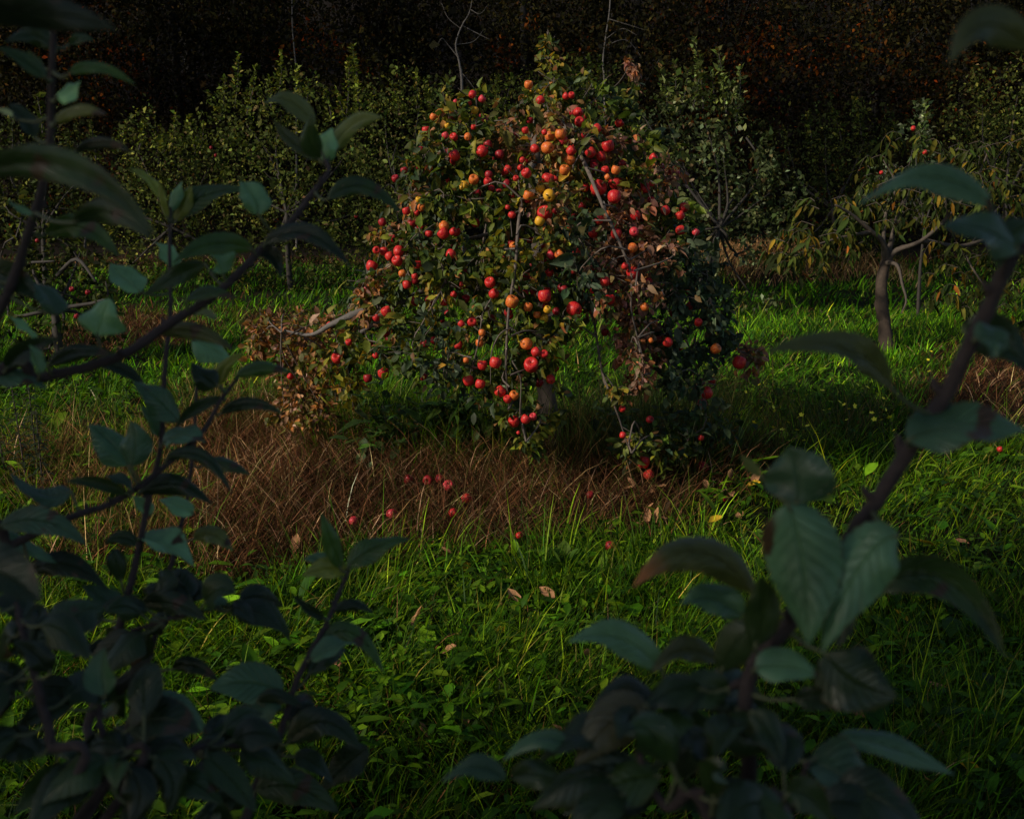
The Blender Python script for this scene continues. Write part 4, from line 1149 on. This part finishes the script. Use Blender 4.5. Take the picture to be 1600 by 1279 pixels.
# yellow wildflowers
mf, ntf, bf, of = new_mat('yellow_petal'); bf.inputs['Base Color'].default_value = (0.75, 0.66, 0.02, 1); bf.inputs['Roughness'].default_value = .6
V = []; Q = []
for k in range(5):
    a = 6.283 * k / 5; u_ = np.array([math.cos(a), math.sin(a), .25]); s_ = np.array([-math.sin(a), math.cos(a), 0])
    n0 = len(V); V += [np.zeros(3), u_ * .009 + s_ * .006, u_ * .017, u_ * .009 - s_ * .006]; Q.append([n0, n0 + 1, n0 + 2, n0 + 3])
npet = len(Q)
for k in range(3):
    a = 6.283 * k / 3; n0 = len(V); o_ = np.array([math.cos(a) * .0016, math.sin(a) * .0016, 0]); a2 = a + 2.094; o2 = np.array([math.cos(a2) * .0016, math.sin(a2) * .0016, 0])
    V += [o_, o2, o2 + [.02, 0, -.26], o_ + [.02, 0, -.26]]; Q.append([n0, n0 + 1, n0 + 2, n0 + 3])
fm = mesh_np('yellow_wildflower', np.array(V), Q, mats=[mf, M_grass_stem], mat_idx=[0] * npet + [1] * 3)
fpos = [(1312, 628), (1319, 632), (1296, 639), (1287, 641), (1327, 639), (1335, 634), (1362, 645), (1366, 655), (1377, 656), (1390, 652), (1380, 622), (1370, 615), (1262, 665), (1252, 648), (1247, 652),
        (1210, 642), (1190, 637), (1195, 655), (1178, 660), (1222, 671), (1276, 677), (1245, 672), (1256, 688), (1170, 650), (1165, 612), (1190, 618), (1203, 628), (1260, 617), (1305, 588), (1285, 610),
        (1440, 607), (1455, 549), (1452, 580), (1450, 562), (1397, 672), (1355, 605), (1340, 618), (1323, 656), (1175, 628), (1208, 636), (1208, 668), (1590, 648), (1232, 660), (1340, 601), (1384, 640), (1186, 601)]
for (px, py) in fpos:
    g = G(px, py + 42)
    o = link('yellow_wildflower', fm, None, P(px, py, float(proj(g)[2]) - rng.uniform(.02, .35))); o.rotation_euler = (rng.normal() * .3 + .5, rng.normal() * .3, rng.uniform(0, 6)); o.scale = (rng.uniform(.7, 1.15),) * 3
    tag(o, 'small yellow wildflower in the rank grass right of the laden tree', 'flower', 'yellow wildflowers right of the tree')

# ------------------------------------------------------------------ foreground apple trees: branches and every leaf
def leaf_object(parent, origin, base3, mid3, tip3, width, roll, fold, ripple, tint, stem_pt=None, tipcol=None, face=None):
    n = 27; K = 7
    ctrl = 2 * mid3 - (base3 + tip3) / 2
    s = np.linspace(0, 1, n)[:, None]
    c = (1 - s) ** 2 * base3 + 2 * s * (1 - s) * ctrl + s ** 2 * tip3
    T = norm(np.gradient(c, axis=0))
    V_ = norm(c - CAMP)
    side = norm(np.cross(T, V_)); Nn = np.cross(side, T)
    Nn = np.where((np.einsum('ij,ij->i', Nn, V_) > 0)[:, None], -Nn, Nn)     # towards the viewer
    alt = np.cross(T, Nn)
    # turn about the midrib so that the upper face tilts towards the sky (roll > 0) or away (roll < 0)
    sg = np.sign(np.mean(alt[:, 2]) + 1e-6)
    if abs(np.mean(alt[:, 2])) < 0.25: sg = 1 if rng.uniform() < .5 else -1
    r = roll + rng.uniform(-.2, .9) * (s[:, 0] - .45)
    Nr = Nn * np.cos(r)[:, None] + alt * (sg * np.sin(r))[:, None]
    sd = np.cross(T, Nr)
    w = width / max(0.45, math.cos(roll))
    f = s[:, 0]
    prof = (np.sin(np.pi * f ** 0.82) ** 0.78) * (1 - 0.25 * f)
    prof = prof / prof.max()
    prof[0] = 0.05; prof[-1] = 0.0
    serr = 1 + 0.032 * np.where(np.arange(n) % 2, 1, -1)
    v = np.linspace(-1, 1, K)
    ph = rng.uniform(0, 6.28)
    hw = (w / 2 * prof * serr)[:, None]
    a = np.abs(v)[None]
    dm_ = rng.uniform(.1, .8)
    rip = ripple * w * (a ** 1.5) * np.sin(f[:, None] * 10 + ph + 2.1 * (v[None] > 0)) * prof[:, None]
    dome = -dm_ * hw * (a ** 2.2)
    lift = hw * math.sin(fold) * a + rip + dome
    V = c[:, None] + sd[:, None] * (hw * v[None] * math.cos(fold))[..., None] + Nr[:, None] * lift[..., None]
    V = V.reshape(-1, 3)
    ii_, jj_ = np.meshgrid(np.arange(n - 1), np.arange(K - 1), indexing='ij')
    Q = np.stack([ii_ * K + jj_, ii_ * K + jj_ + 1, (ii_ + 1) * K + jj_ + 1, (ii_ + 1) * K + jj_], -1).reshape(-1, 4)
    # wind so that the front (upper) side is Nr
    p0, p1, p3_ = V[Q[80, 0]], V[Q[80, 1]], V[Q[80, 3]]
    if np.dot(np.cross(p1 - p0, p3_ - p0), Nr[n // 2]) < 0: Q = Q[:, ::-1]
    uv = np.stack([np.repeat(f, K), np.tile((v + 1) / 2, n)], -1)
    tn = np.repeat(np.asarray(tint)[None], len(V), axis=0)
    if tipcol is not None:
        k = np.clip((uv[:, 0] - 0.72) / 0.2, 0, 1)[:, None]
        tn = tn * (1 - k) + np.asarray(tipcol)[None] * k
    mi = [0] * len(Q)
    if stem_pt is not None:
        tb = Tubes()
        md = (base3 + stem_pt) / 2 + np.array([0, 0, -0.003])
        tb.add([stem_pt, md, base3, c[2]], [.0016, .0013, .0012, .0006], 5, 7)
        v2 = np.concatenate(tb.V); q2 = np.concatenate(tb.Q)
        q2 = q2[q2[:, 2] != q2[:, 3]] + len(V)
        Q = np.concatenate([Q, q2]); mi += [1] * len(q2)
        V = np.concatenate([V, v2]); tn = np.concatenate([tn, np.repeat([[.1, .12, .05]], len(v2), axis=0)])
        uv = np.concatenate([uv, np.tile([.5, .3], (len(v2), 1))])
    me = mesh_np('leaf', V - base3, Q, tint=tn, uv=uv, mats=[M_fgleaf, M_petiole], mat_idx=mi)
    return link('leaf', me, parent, base3 - origin)


M_petiole = bark_material('petiole', (0.07, 0.09, 0.035), (0.13, 0.14, 0.06), 80)
FGT = {'d': (0.016, 0.034, 0.007), 'g': (0.034, 0.074, 0.012), 't': (0.17, 0.33, 0.155), 'y': (0.19, 0.215, 0.028), 'p': (0.42, 0.46, 0.22), 'b': (0.066, 0.140, 0.070),
       'n': (0.036, 0.034, 0.014), 'o': (0.085, 0.100, 0.024)}
ROLL = {'d': 0.1, 'g': 0.45, 't': 0.85, 'y': 0.5, 'p': 0.7, 'b': 0.85, 'n': 0.2, 'o': 0.4}


def fg_tree(label, base, trunk_pts, trunk_r, stems, leaves, fill=0, fillbox=None):
    t = thing('apple_tree', label, 'tree', base)
    tb = Tubes(); tb.add(trunk_pts, trunk_r, 8, 14, .06); link('trunk', tb.mesh('trunk', M_bark, base), t)
    objs, curves = [], []
    for pts, dep, rad, attach in stems:
        p3 = [P(a, b_, d_) for (a, b_), d_ in zip(pts, dep)]
        r_ = list(rad)
        if attach is not None:
            p3 = p3 + [np.asarray(attach, float)]; r_ = r_ + [r_[-1] * 1.25]
        tb = Tubes(); tb.add(p3, r_, 8, len(p3) * 6, .05)
        # knots and spurs along the shoot
        sm = spline(np.array(p3), 80)
        for kk_ in range(4, 60, 7):
            e = rand_dir(1)[0]; rr = float(np.interp(kk_ / 80, np.linspace(0, 1, len(r_)), r_))
            tb.add([sm[kk_], sm[kk_] + e * rr * 1.3, sm[kk_] + e * rr * 2.0 + [0, 0, rr]], [rr * .8, rr * .7, rr * .3], 5, 4)
        objs.append(link('branch', tb.mesh('branch', M_twig, base), t)); curves.append(sm)
    allc = np.concatenate(curves); own = np.repeat(np.arange(len(curves)), 80)
    cx, cy, cd = proj(allc)
    for row in leaves:
        (bx, by), (mx_, my_), (tx, ty), w, cls = row[:5]
        opt = row[5] if len(row) > 5 else {}
        k = np.argmin(np.hypot(cx - bx, cy - by) + 400 * (cd < 0.2))
        far_ = math.hypot(cx[k] - bx, cy[k] - by)
        dep = opt.get('d', float(cd[k]) + rng.uniform(-.03, .03))
        ln = math.hypot(tx - bx, ty - by) * dep / FPX
        tz = opt.get('tz', rng.uniform(-.45, .15)) * ln
        mx_, my_ = mx_ + .38 * ((bx + tx) / 2 - mx_), my_ + .38 * ((by + ty) / 2 - my_)
        b3, m3, t3 = P(bx, by, dep), P(mx_, my_, dep + tz * .45), P(tx, ty, dep + tz)
        roll = opt.get('r', ROLL[cls] + rng.normal() * .12)
        tint = np.array(FGT[cls]) * math.exp(rng.normal() * .3)
        leaf_object(objs[own[k]], base, b3, m3, t3, w * dep / FPX, roll, opt.get('f', rng.uniform(.2, .85)), opt.get('rip', rng.uniform(.04, .12)), tint,
                    allc[k] if far_ < 90 else None, opt.get('tip'))
    for _ in range(fill):
        k = rng.integers(0, len(allc))
        if fillbox is not None:
            ok = [i for i in range(len(allc)) if fillbox[0] < cx[i] < fillbox[2] and fillbox[1] < cy[i] < fillbox[3]]
            if not ok: break
            k = ok[rng.integers(0, len(ok))]
        e = norm(np.array([rng.normal(), rng.normal() * .7, rng.normal() * .5 + .1]))
        ln = rng.uniform(.032, .056)
        b3 = allc[k] + e * .02; t3 = b3 + e * ln + [0, 0, -.3 * ln]; m3 = (b3 + t3) / 2 + [0, 0, .18 * ln]
        leaf_object(objs[own[k]], base, b3, m3, t3, ln * rng.uniform(.45, .65), rng.uniform(.2, .9), rng.uniform(.1, .5), .04,
                    np.array(FGT['d']) * math.exp(rng.normal() * .25), allc[k])
    return t


def seq(a, b_, n): return list(np.linspace(a, b_, n))


LB = np.array([-0.86, 0.80, float(gz(-0.86, 0.80))])
LT = [LB - [0, 0, .1], LB + [0.0, 0.02, .5], LB + [.02, .03, 1.0], LB + [.0, .02, 1.35]]
LST = [
    ([(87, 18), (83, 60), (80, 150), (77, 230), (65, 295), (45, 360), (28, 415), (-10, 500), (-120, 640)], seq(.82, .90, 9), [.0015, .0022, .0026, .003, .0034, .0036, .0038, .0044, .006], LB + [.02, .03, 1.0]),
    ([(265, 325), (265, 400), (266, 490), (258, 570), (252, 690), (232, 780), (212, 880), (185, 985), (140, 1120), (60, 1290)], seq(1.12, 1.0, 10), [.0016, .002, .0023, .0026, .0028, .0032, .0036, .004, .0045, .005], LB + [.0, .02, .55]),
    ([(508, 250), (513, 268), (490, 300), (455, 345), (412, 385), (380, 420), (330, 465), (265, 505), (200, 550), (130, 575), (60, 592), (-60, 640)], seq(1.0, .92, 12), [.0018, .0022, .0028, .003, .0034, .0036, .0038, .0042, .0044, .0046, .005, .006], LB + [.02, .03, 1.05]),
    ([(372, 590), (345, 625), (320, 670), (295, 695), (255, 730), (210, 765), (165, 790), (115, 806), (20, 850), (-80, 900)], seq(1.08, .95, 10), [.0016, .002, .0024, .0026, .0028, .003, .0031, .0033, .004, .005], LB + [.02, .02, .8]),
    ([(312, 560), (306, 620), (303, 690), (292, 780), (278, 840), (258, 920), (235, 1020), (190, 1160), (120, 1300)], seq(1.2, 1.05, 9), [.0014, .0018, .002, .0022, .0024, .0026, .003, .0035, .004], LB + [.02, .02, .45]),
    ([(548, 885), (528, 930), (512, 970), (490, 1010), (465, 1060), (445, 1120), (425, 1180), (398, 1230), (370, 1300), (250, 1420)], seq(1.05, .92, 10), [.0016, .0022, .0025, .0028, .003, .0032, .0035, .0038, .0042, .005], LB + [.02, .02, .4]),
    ([(25, 940), (35, 985), (50, 1035), (65, 1100), (78, 1160), (60, 1300)], seq(.8, .78, 6), [.002, .0026, .003, .0034, .0038, .004], LB + [.0, .02, .6]),
    ([(160, 1080), (155, 1120), (165, 1180), (150, 1300)], seq(.82, .8, 4), [.0018, .0024, .003, .0038], LB + [.0, .02, .5]),
    ([(415, 1165), (330, 1165), (300, 1172), (200, 1230), (80, 1330)], seq(.86, .8, 5), [.0016, .0022, .0026, .003, .004], LB + [.0, .02, .5]),
    ([(345, 942), (325, 952), (270, 965), (205, 985)], seq(1.02, 1.0, 4), [.0012, .0015, .0018, .0022], None),
]
LL = [
    ((-60, 20), (70, 10), (184, 48), 60, 'd', {'d': .50, 'r': -.2}), ((88, 78), (55, 45), (8, 66), 34, 'd'), ((108, 70), (125, 56), (150, 66), 18, 'g'), ((72, 122), (40, 92), (-5, 74), 30, 'g'), ((68, 106), (55, 92), (43, 78), 12, 'y'),
    ((108, 116), (152, 95), (213, 134), 28, 'g'), ((88, 152), (108, 142), (126, 126), 24, 't'), ((85, 192), (120, 164), (168, 180), 26, 'y'), ((55, 215), (38, 182), (14, 162), 32, 'g'), ((26, 186), (10, 172), (-8, 172), 12, 'p'),
    ((115, 238), (160, 214), (205, 238), 24, 'd'), ((-50, 275), (110, 222), (246, 372), 80, 'd', {'d': .58, 'r': -.15}), ((72, 366), (130, 338), (186, 402), 42, 'g', {'r': .1}), ((115, 348), (172, 314), (236, 374), 44, 'd', {'d': .75}), ((52, 336), (30, 328), (11, 313), 12, 't'),
    ((255, 312), (232, 275), (203, 263), 22, 'y'), ((262, 342), (254, 310), (248, 278), 16, 'y'), ((268, 342), (310, 300), (388, 296), 42, 'g'), ((275, 345), (285, 315), (300, 290), 30, 'y'), ((268, 330), (272, 300), (285, 282), 18, 't'),
    ((404, 336), (398, 304), (374, 284), 62, 't', {'f': .75, 'r': .5}), ((412, 383), (480, 342), (550, 422), 38, 'd', {'r': .5}), ((403, 388), (430, 396), (438, 434), 42, 'd'), ((395, 390), (330, 368), (270, 412), 36, 'g', {'r': .2}), ((272, 418), (262, 396), (240, 378), 36, 't'),
    ((348, 428), (342, 410), (326, 396), 50, 't', {'f': .8}), ((220, 456), (196, 436), (172, 412), 46, 't', {'f': .3}), ((320, 412), (275, 428), (225, 462), 34, 'd'), ((152, 524), (158, 496), (172, 466), 74, 't', {'f': .5, 'r': .5}), ((88, 492), (80, 464), (54, 442), 46, 'b'),
    ((-30, 425), (20, 425), (66, 472), 56, 'd'), ((56, 532), (36, 512), (14, 494), 18, 't'), ((62, 584), (54, 558), (44, 538), 28, 't'), ((75, 572), (122, 540), (180, 556), 36, 'd'), ((10, 575), (30, 545), (95, 528), 40, 'd'), ((-25, 592), (30, 578), (74, 608), 30, 'b'),
    ((490, 197), (455, 145), (412, 162), 32, 'o'), ((500, 248), (458, 228), (426, 186), 30, 'o'), ((499, 250), (478, 222), (488, 178), 40, 'g', {'f': .6}), ((505, 255), (505, 222), (520, 200), 40, 't', {'f': .5}), ((515, 243), (545, 184), (598, 184), 38, 'o', {'f': .7}),
    ((512, 312), (566, 270), (630, 338), 34, 'g', {'r': .3}), ((245, 521), (310, 508), (366, 548), 32, 'o', {'r': .1}), ((300, 532), (330, 540), (362, 568), 46, 't'), ((338, 498), (320, 488), (302, 494), 18, 'p', {'f': .9}), ((290, 470), (330, 448), (366, 467), 22, 'g'),
    ((345, 602), (345, 570), (382, 552), 34, 'y', {'f': .9}), ((340, 602), (318, 588), (300, 566), 44, 'g'), ((368, 588), (405, 566), (458, 582), 24, 'g'), ((225, 600), (180, 566), (143, 570), 24, 'd'), ((278, 658), (250, 624), (208, 596), 46, 'b', {'r': .5}),
    ((352, 622), (300, 636), (274, 670), 26, 'd'), ((345, 646), (390, 620), (445, 648), 28, 'd'), ((200, 728), (182, 692), (138, 662), 66, 'b', {'f': .55, 'r': .5}), ((205, 728), (214, 690), (205, 658), 50, 'b', {'r': .3}), ((250, 682), (236, 658), (219, 634), 30, 'b'), ((255, 692), (285, 672), (322, 692), 34, 't'),
    ((258, 718), (318, 692), (364, 774), 28, 'd', {'r': .2}), ((218, 770), (272, 742), (332, 788), 36, 'd'), ((318, 728), (352, 718), (392, 742), 26, 'g'), ((202, 772), (152, 750), (102, 752), 26, 'd'), ((205, 765), (185, 752), (160, 744), 22, 'b'), ((112, 768), (62, 782), (16, 738), 34, 'b'),
    ((0, 822), (70, 800), (136, 852), 46, 'b', {'r': .2}), ((-10, 835), (40, 850), (90, 880), 36, 'b'), ((238, 802), (226, 790), (206, 774), 30, 't'), ((302, 802), (278, 788), (248, 780), 30, 't'), ((216, 852), (190, 832), (164, 850), 26, 'd'), ((218, 840), (258, 846), (302, 886), 46, 't'),
    ((302, 842), (336, 826), (364, 862), 34, 'o'), ((52, 892), (104, 866), (170, 922), 42, 'd', {'r': .3}), ((-40, 890), (10, 890), (64, 940), 100, 'd', {'d': .55}), ((188, 958), (164, 935), (128, 914), 40, 'b'), ((220, 942), (272, 935), (322, 968), 40, 'd'), ((260, 916), (276, 908), (296, 902), 26, 'g'),
    ((330, 952), (329, 938), (327, 922), 40, 't', {'f': .5}), ((378, 948), (425, 944), (454, 1004), 34, 'd'), ((532, 888), (518, 845), (502, 800), 32, 'g', {'r': .2}), ((543, 886), (582, 850), (642, 842), 40, 'g', {'f': .45}), ((530, 896), (500, 868), (474, 874), 32, 't', {'r': .4}), ((542, 892), (508, 882), (472, 900), 42, 'y', {'f': .6, 'r': .3}),
    ((508, 966), (485, 955), (456, 928), 24, 'd'), ((520, 956), (552, 936), (584, 958), 20, 'd'), ((490, 1010), (552, 962), (600, 1052), 34, 'g', {'r': .3}), ((485, 1030), (520, 1006), (558, 1006), 30, 'b'), ((442, 1080), (385, 1058), (328, 1076), 66, 'b', {'r': .4}), ((440, 1086), (405, 1100), (372, 1150), 44, 'b'),
    ((165, 1085), (156, 1050), (165, 1012), 56, 'b', {'r': .4}), ((170, 1085), (205, 1060), (242, 1022), 36, 'n', {'r': .4}), ((155, 1096), (105, 1066), (55, 1096), 36, 'b'), ((200, 1100), (272, 1072), (332, 1154), 46, 'b'), ((150, 1145), (134, 1190), (126, 1256), 46, 'd'), ((160, 1145), (172, 1186), (170, 1234), 54, 'n'),
    ((448, 1162), (505, 1102), (564, 1172), 54, 'd'), ((576, 1168), (540, 1190), (504, 1234), 58, 'd', {'f': .5}), ((410, 1160), (368, 1132), (328, 1146), 38, 'd'), ((300, 1170), (278, 1180), (252, 1192), 30, 'b'), ((400, 1095), (440, 1080), (474, 1106), 24, 'd'),
    ((270, 1045), (300, 1030), (342, 1064), 36, 'd'), ((120, 1010), (80, 985), (30, 1012), 40, 'd'), ((220, 1010), (170, 1000), (110, 1028), 36, 'd'), ((60, 1180), (20, 1150), (-30, 1180), 60, 'd'), ((90, 1190), (70, 1230), (20, 1270), 60, 'd'), ((240, 1180), (280, 1215), (260, 1275), 56, 'd'),
    ((320, 1180), (360, 1210), (400, 1268), 50, 'd'), ((400, 1235), (460, 1215), (530, 1270), 60, 'd'), ((200, 1200), (230, 1240), (200, 1290), 56, 'd'), ((400, 1240), (350, 1240), (300, 1290), 50, 'd'), ((20, 1060), (-10, 1090), (-20, 1150), 60, 'd'), ((80, 1050), (60, 1020), (20, 1000), 50, 'd'),
]
fg_tree('apple tree whose long shoots and leaves fill the left side of the foreground', LB, LT, [.035, .03, .024, .01], LST, LL, 70, (-200, 930, 480, 1400))

RB = np.array([0.20, 0.62, float(gz(.20, .62))])
RT = [RB - [0, 0, .1], RB + [0, .01, .5], RB + [.0, .02, .95]]
RST = [
    ([(1640, 300), (1597, 372), (1562, 440), (1540, 490), (1500, 570), (1480, 612), (1430, 688), (1400, 735), (1370, 782), (1335, 830), (1290, 900), (1225, 985), (1180, 1035), (1165, 1100), (1170, 1220), (1150, 1330)], seq(.62, .70, 16),
     [.003, .0042, .0046, .0048, .0048, .0048, .005, .005, .005, .005, .005, .005, .005, .005, .0055, .006], RB + [0, .02, .9]),
    ([(1545, 312), (1552, 355), (1570, 400), (1562, 440)], seq(.60, .63, 4), [.0014, .0018, .0022, .003], None),
    ([(1060, 1100), (1110, 1085), (1170, 1060)], seq(.72, .69, 3), [.0016, .002, .003], None),
    ([(1015, 1105), (1000, 1180), (1040, 1260), (1120, 1330)], seq(.68, .66, 4), [.0018, .0022, .003, .004], RB + [0, .02, .85]),
    ([(1262, 1190), (1240, 1260), (1200, 1340)], seq(.66, .64, 3), [.0018, .0024, .003], RB + [0, .02, .85]),
    ([(1240, 790), (1262, 860), (1290, 900)], seq(.67, .685, 3), [.0014, .002, .003], None),
]
RL = [
    ((1550, 322), (1450, 248), (1338, 322), 44, 'b', {'r': .75}), ((1592, 392), (1545, 352), (1474, 354), 54, 'b', {'rip': .12}), ((1610, 350), (1570, 365), (1560, 420), 50, 'd'), ((1612, 78), (1535, 8), (1484, 100), 62, 'o', {'d': .48, 'r': .3}),
    ((1392, 606), (1330, 520), (1195, 552), 52, 'o', {'f': .5, 'r': .55}), ((1418, 688), (1500, 652), (1604, 672), 76, 'b', {'f': .2, 'r': .75, 'd': .635, 'tz': -.01}), ((1505, 512), (1560, 520), (1610, 586), 84, 'd', {'rip': .12}), ((1525, 530), (1555, 525), (1575, 545), 60, 'b', {'f': .6}),
    ((1245, 786), (1248, 742), (1232, 698), 120, 'b', {'d': .615, 'tz': 0.0, 'r': .35, 'f': .25}), ((1190, 745), (1172, 728), (1156, 710), 20, 'y'), ((1232, 786), (1258, 880), (1262, 1008), 128, 'b', {'d': .615, 'tz': 0.0, 'r': .15, 'f': .3}), ((1404, 836), (1340, 862), (1284, 1020), 104, 'b', {'d': .615, 'tz': 0.0, 'r': .2, 'f': .35}),
    ((1182, 928), (1085, 822), (988, 918), 62, 'o', {'r': .35, 'tip': (.36, .13, .03)}), ((1034, 1046), (970, 978), (888, 1003), 58, 't', {'r': .6}), ((1162, 962), (1112, 925), (1062, 945), 62, 'b', {'f': .6, 'r': .5}), ((1120, 1034), (1066, 996), (1018, 1052), 44, 'o'),
    ((1360, 925), (1480, 860), (1572, 1030), 76, 'd', {'r': .0}), ((1180, 1044), (1225, 1035), (1280, 1056), 64, 'b', {'r': .5}), ((1290, 1020), (1330, 1070), (1402, 1086), 116, 'd', {'f': .4}), ((1310, 1150), (1392, 1160), (1492, 1210), 46, 'b', {'f': .5}),
    ((1066, 1104), (1068, 1150), (1058, 1222), 108, 'g', {'f': .6, 'r': .15}), ((1012, 1100), (955, 1116), (898, 1196), 84, 'n'), ((896, 1172), (842, 1136), (784, 1190), 42, 'b'), ((790, 1216), (742, 1184), (690, 1222), 46, 'b'), ((1032, 1212), (965, 1215), (878, 1272), 76, 'g'),
    ((1050, 1240), (1080, 1240), (1112, 1290), 66, 'd'), ((1105, 1290), (1150, 1235), (1212, 1280), 84, 'd'), ((1264, 1190), (1312, 1200), (1396, 1284), 76, 'b', {'f': .5}), ((1150, 1105), (1150, 1140), (1168, 1190), 44, 'd'), ((1175, 1110), (1202, 1140), (1222, 1196), 70, 'd'),
    ((1240, 1092), (1276, 1086), (1316, 1112), 46, 'd'), ((1000, 1195), (930, 1190), (880, 1225), 60, 'd'), ((1020, 1240), (960, 1250), (900, 1300), 70, 'd'), ((1180, 1010), (1196, 950), (1190, 900), 60, 'd'), ((1140, 1080), (1090, 1070), (1040, 1110), 70, 'd'),
    ((1230, 1240), (1260, 1230), (1300, 1290), 60, 'd'), ((800, 1215), (840, 1200), (900, 1240), 50, 'd'), ((1290, 915), (1320, 960), (1310, 1010), 70, 'd'),
]
fg_tree('apple tree whose thick slanting branch and big leaves fill the right side of the foreground', RB, RT, [.03, .022, .012], RST, RL, 26, (1000, 1060, 1320, 1400))

# ------------------------------------------------------------------ added trees outside the frame, placed for the shade their crowns cast
def shade_tree(label, x, y, crowns, n=2600, leaf=.10):
    b0 = np.array([x, y, float(gz(x, y))])
    t = thing('apple_tree', label, 'tree', b0)  # unseen tree, added only to block sun and sky
    tb = Tubes(); tp = b0 + [0, 0, crowns[0][2] * .55]
    tb.add([b0 - [0, 0, .1], (b0 + tp) / 2 + [.05, 0, 0], tp], [.16, .13, .10], 8, 8, .06); link('trunk', tb.mesh('trunk', M_bark, b0), t)
    pp = []
    for (cx_, cy_, cz_, r) in crowns:
        tb = Tubes(); c = np.array([cx_, cy_, cz_]); tb.add([tp, (tp + c) / 2 + rng.normal(size=3) * .1, c], [.08, .05, .02], 6, 8)
        link('branch', tb.mesh('branch', M_bark, b0), t)
        ns = n // 20
        sc = c + rand_dir(ns) * r * rng.uniform(size=(ns, 1)) ** .4
        pp.append(sc[rng.integers(0, ns, n)] + rng.normal(size=(n, 3)) * .16)
    q = np.concatenate(pp); m_ = len(q)
    L = leaf * np.exp(rng.normal(size=m_) * .25)
    cols, w = TC['g']
    V, Q, T = leaf_arrays(q - b0, norm(rand_dir(m_) + [0, 0, -.2]), np.array([[0, 0, 1.0]]), L, L * .6, pick_tint(m_, cols, w, .3), 'low', .2, .3, rng.normal(size=m_) * .6)
    tag(link('crown', mesh_np('crown', V, Q, tint=T, mats=[M_far]), t), kind='stuff')


shade_tree('added apple tree out of view behind and left of the camera, shading the foreground', -4.3, -1.4, [(-4.5, -1.0, 3.8, 1.5), (-3.9, -2.0, 3.6, 1.3), (-5.4, -.9, 3.1, .9)], 3600)
shade_tree('added apple tree out of view to the left of the camera, shading the lawn', -5.6, -.3, [(-4.6, -.35, 4.6, 1.1), (-6.6, -2.2, 4.4, 1.2)], 3000)
shade_tree('added apple tree out of view behind the others on the left, shading the right of the lawn', -5.4, .6, [(-4.3, .3, 4.7, 1.1), (-4.9, -.9, 4.9, 1.1)], 3000)
for lb_, tx_, ty_, cr_ in (('added tall tree out of view on the left to shade the background, nearest of its row', -8.2, 8.6, [(-7.6, 10.4, 10.8, 2.2), (-8.4, 9.6, 8.8, 1.6)]),
                         ('added tall tree out of view on the left to shade the background, second of its row', -10.2, 13.0, [(-9.6, 13.4, 11.6, 2.2), (-10.6, 13.8, 12.8, 1.8)]),
                         ('added tall tree out of view on the left to shade the background, third of its row', -12.2, 19.5, [(-11.6, 19.5, 10.2, 2.5), (-12.6, 19.0, 7.6, 2.0)]),
                         ('added tall tree out of view on the left to shade the background, farthest of its row', -14.0, 24.0, [(-13.2, 24.0, 7.8, 2.4), (-13.9, 23.4, 10.8, 2.2)])):
    shade_tree(lb_, tx_, ty_, cr_, 5000, .14)  # this unseen row is added to darken the back trees and the wood
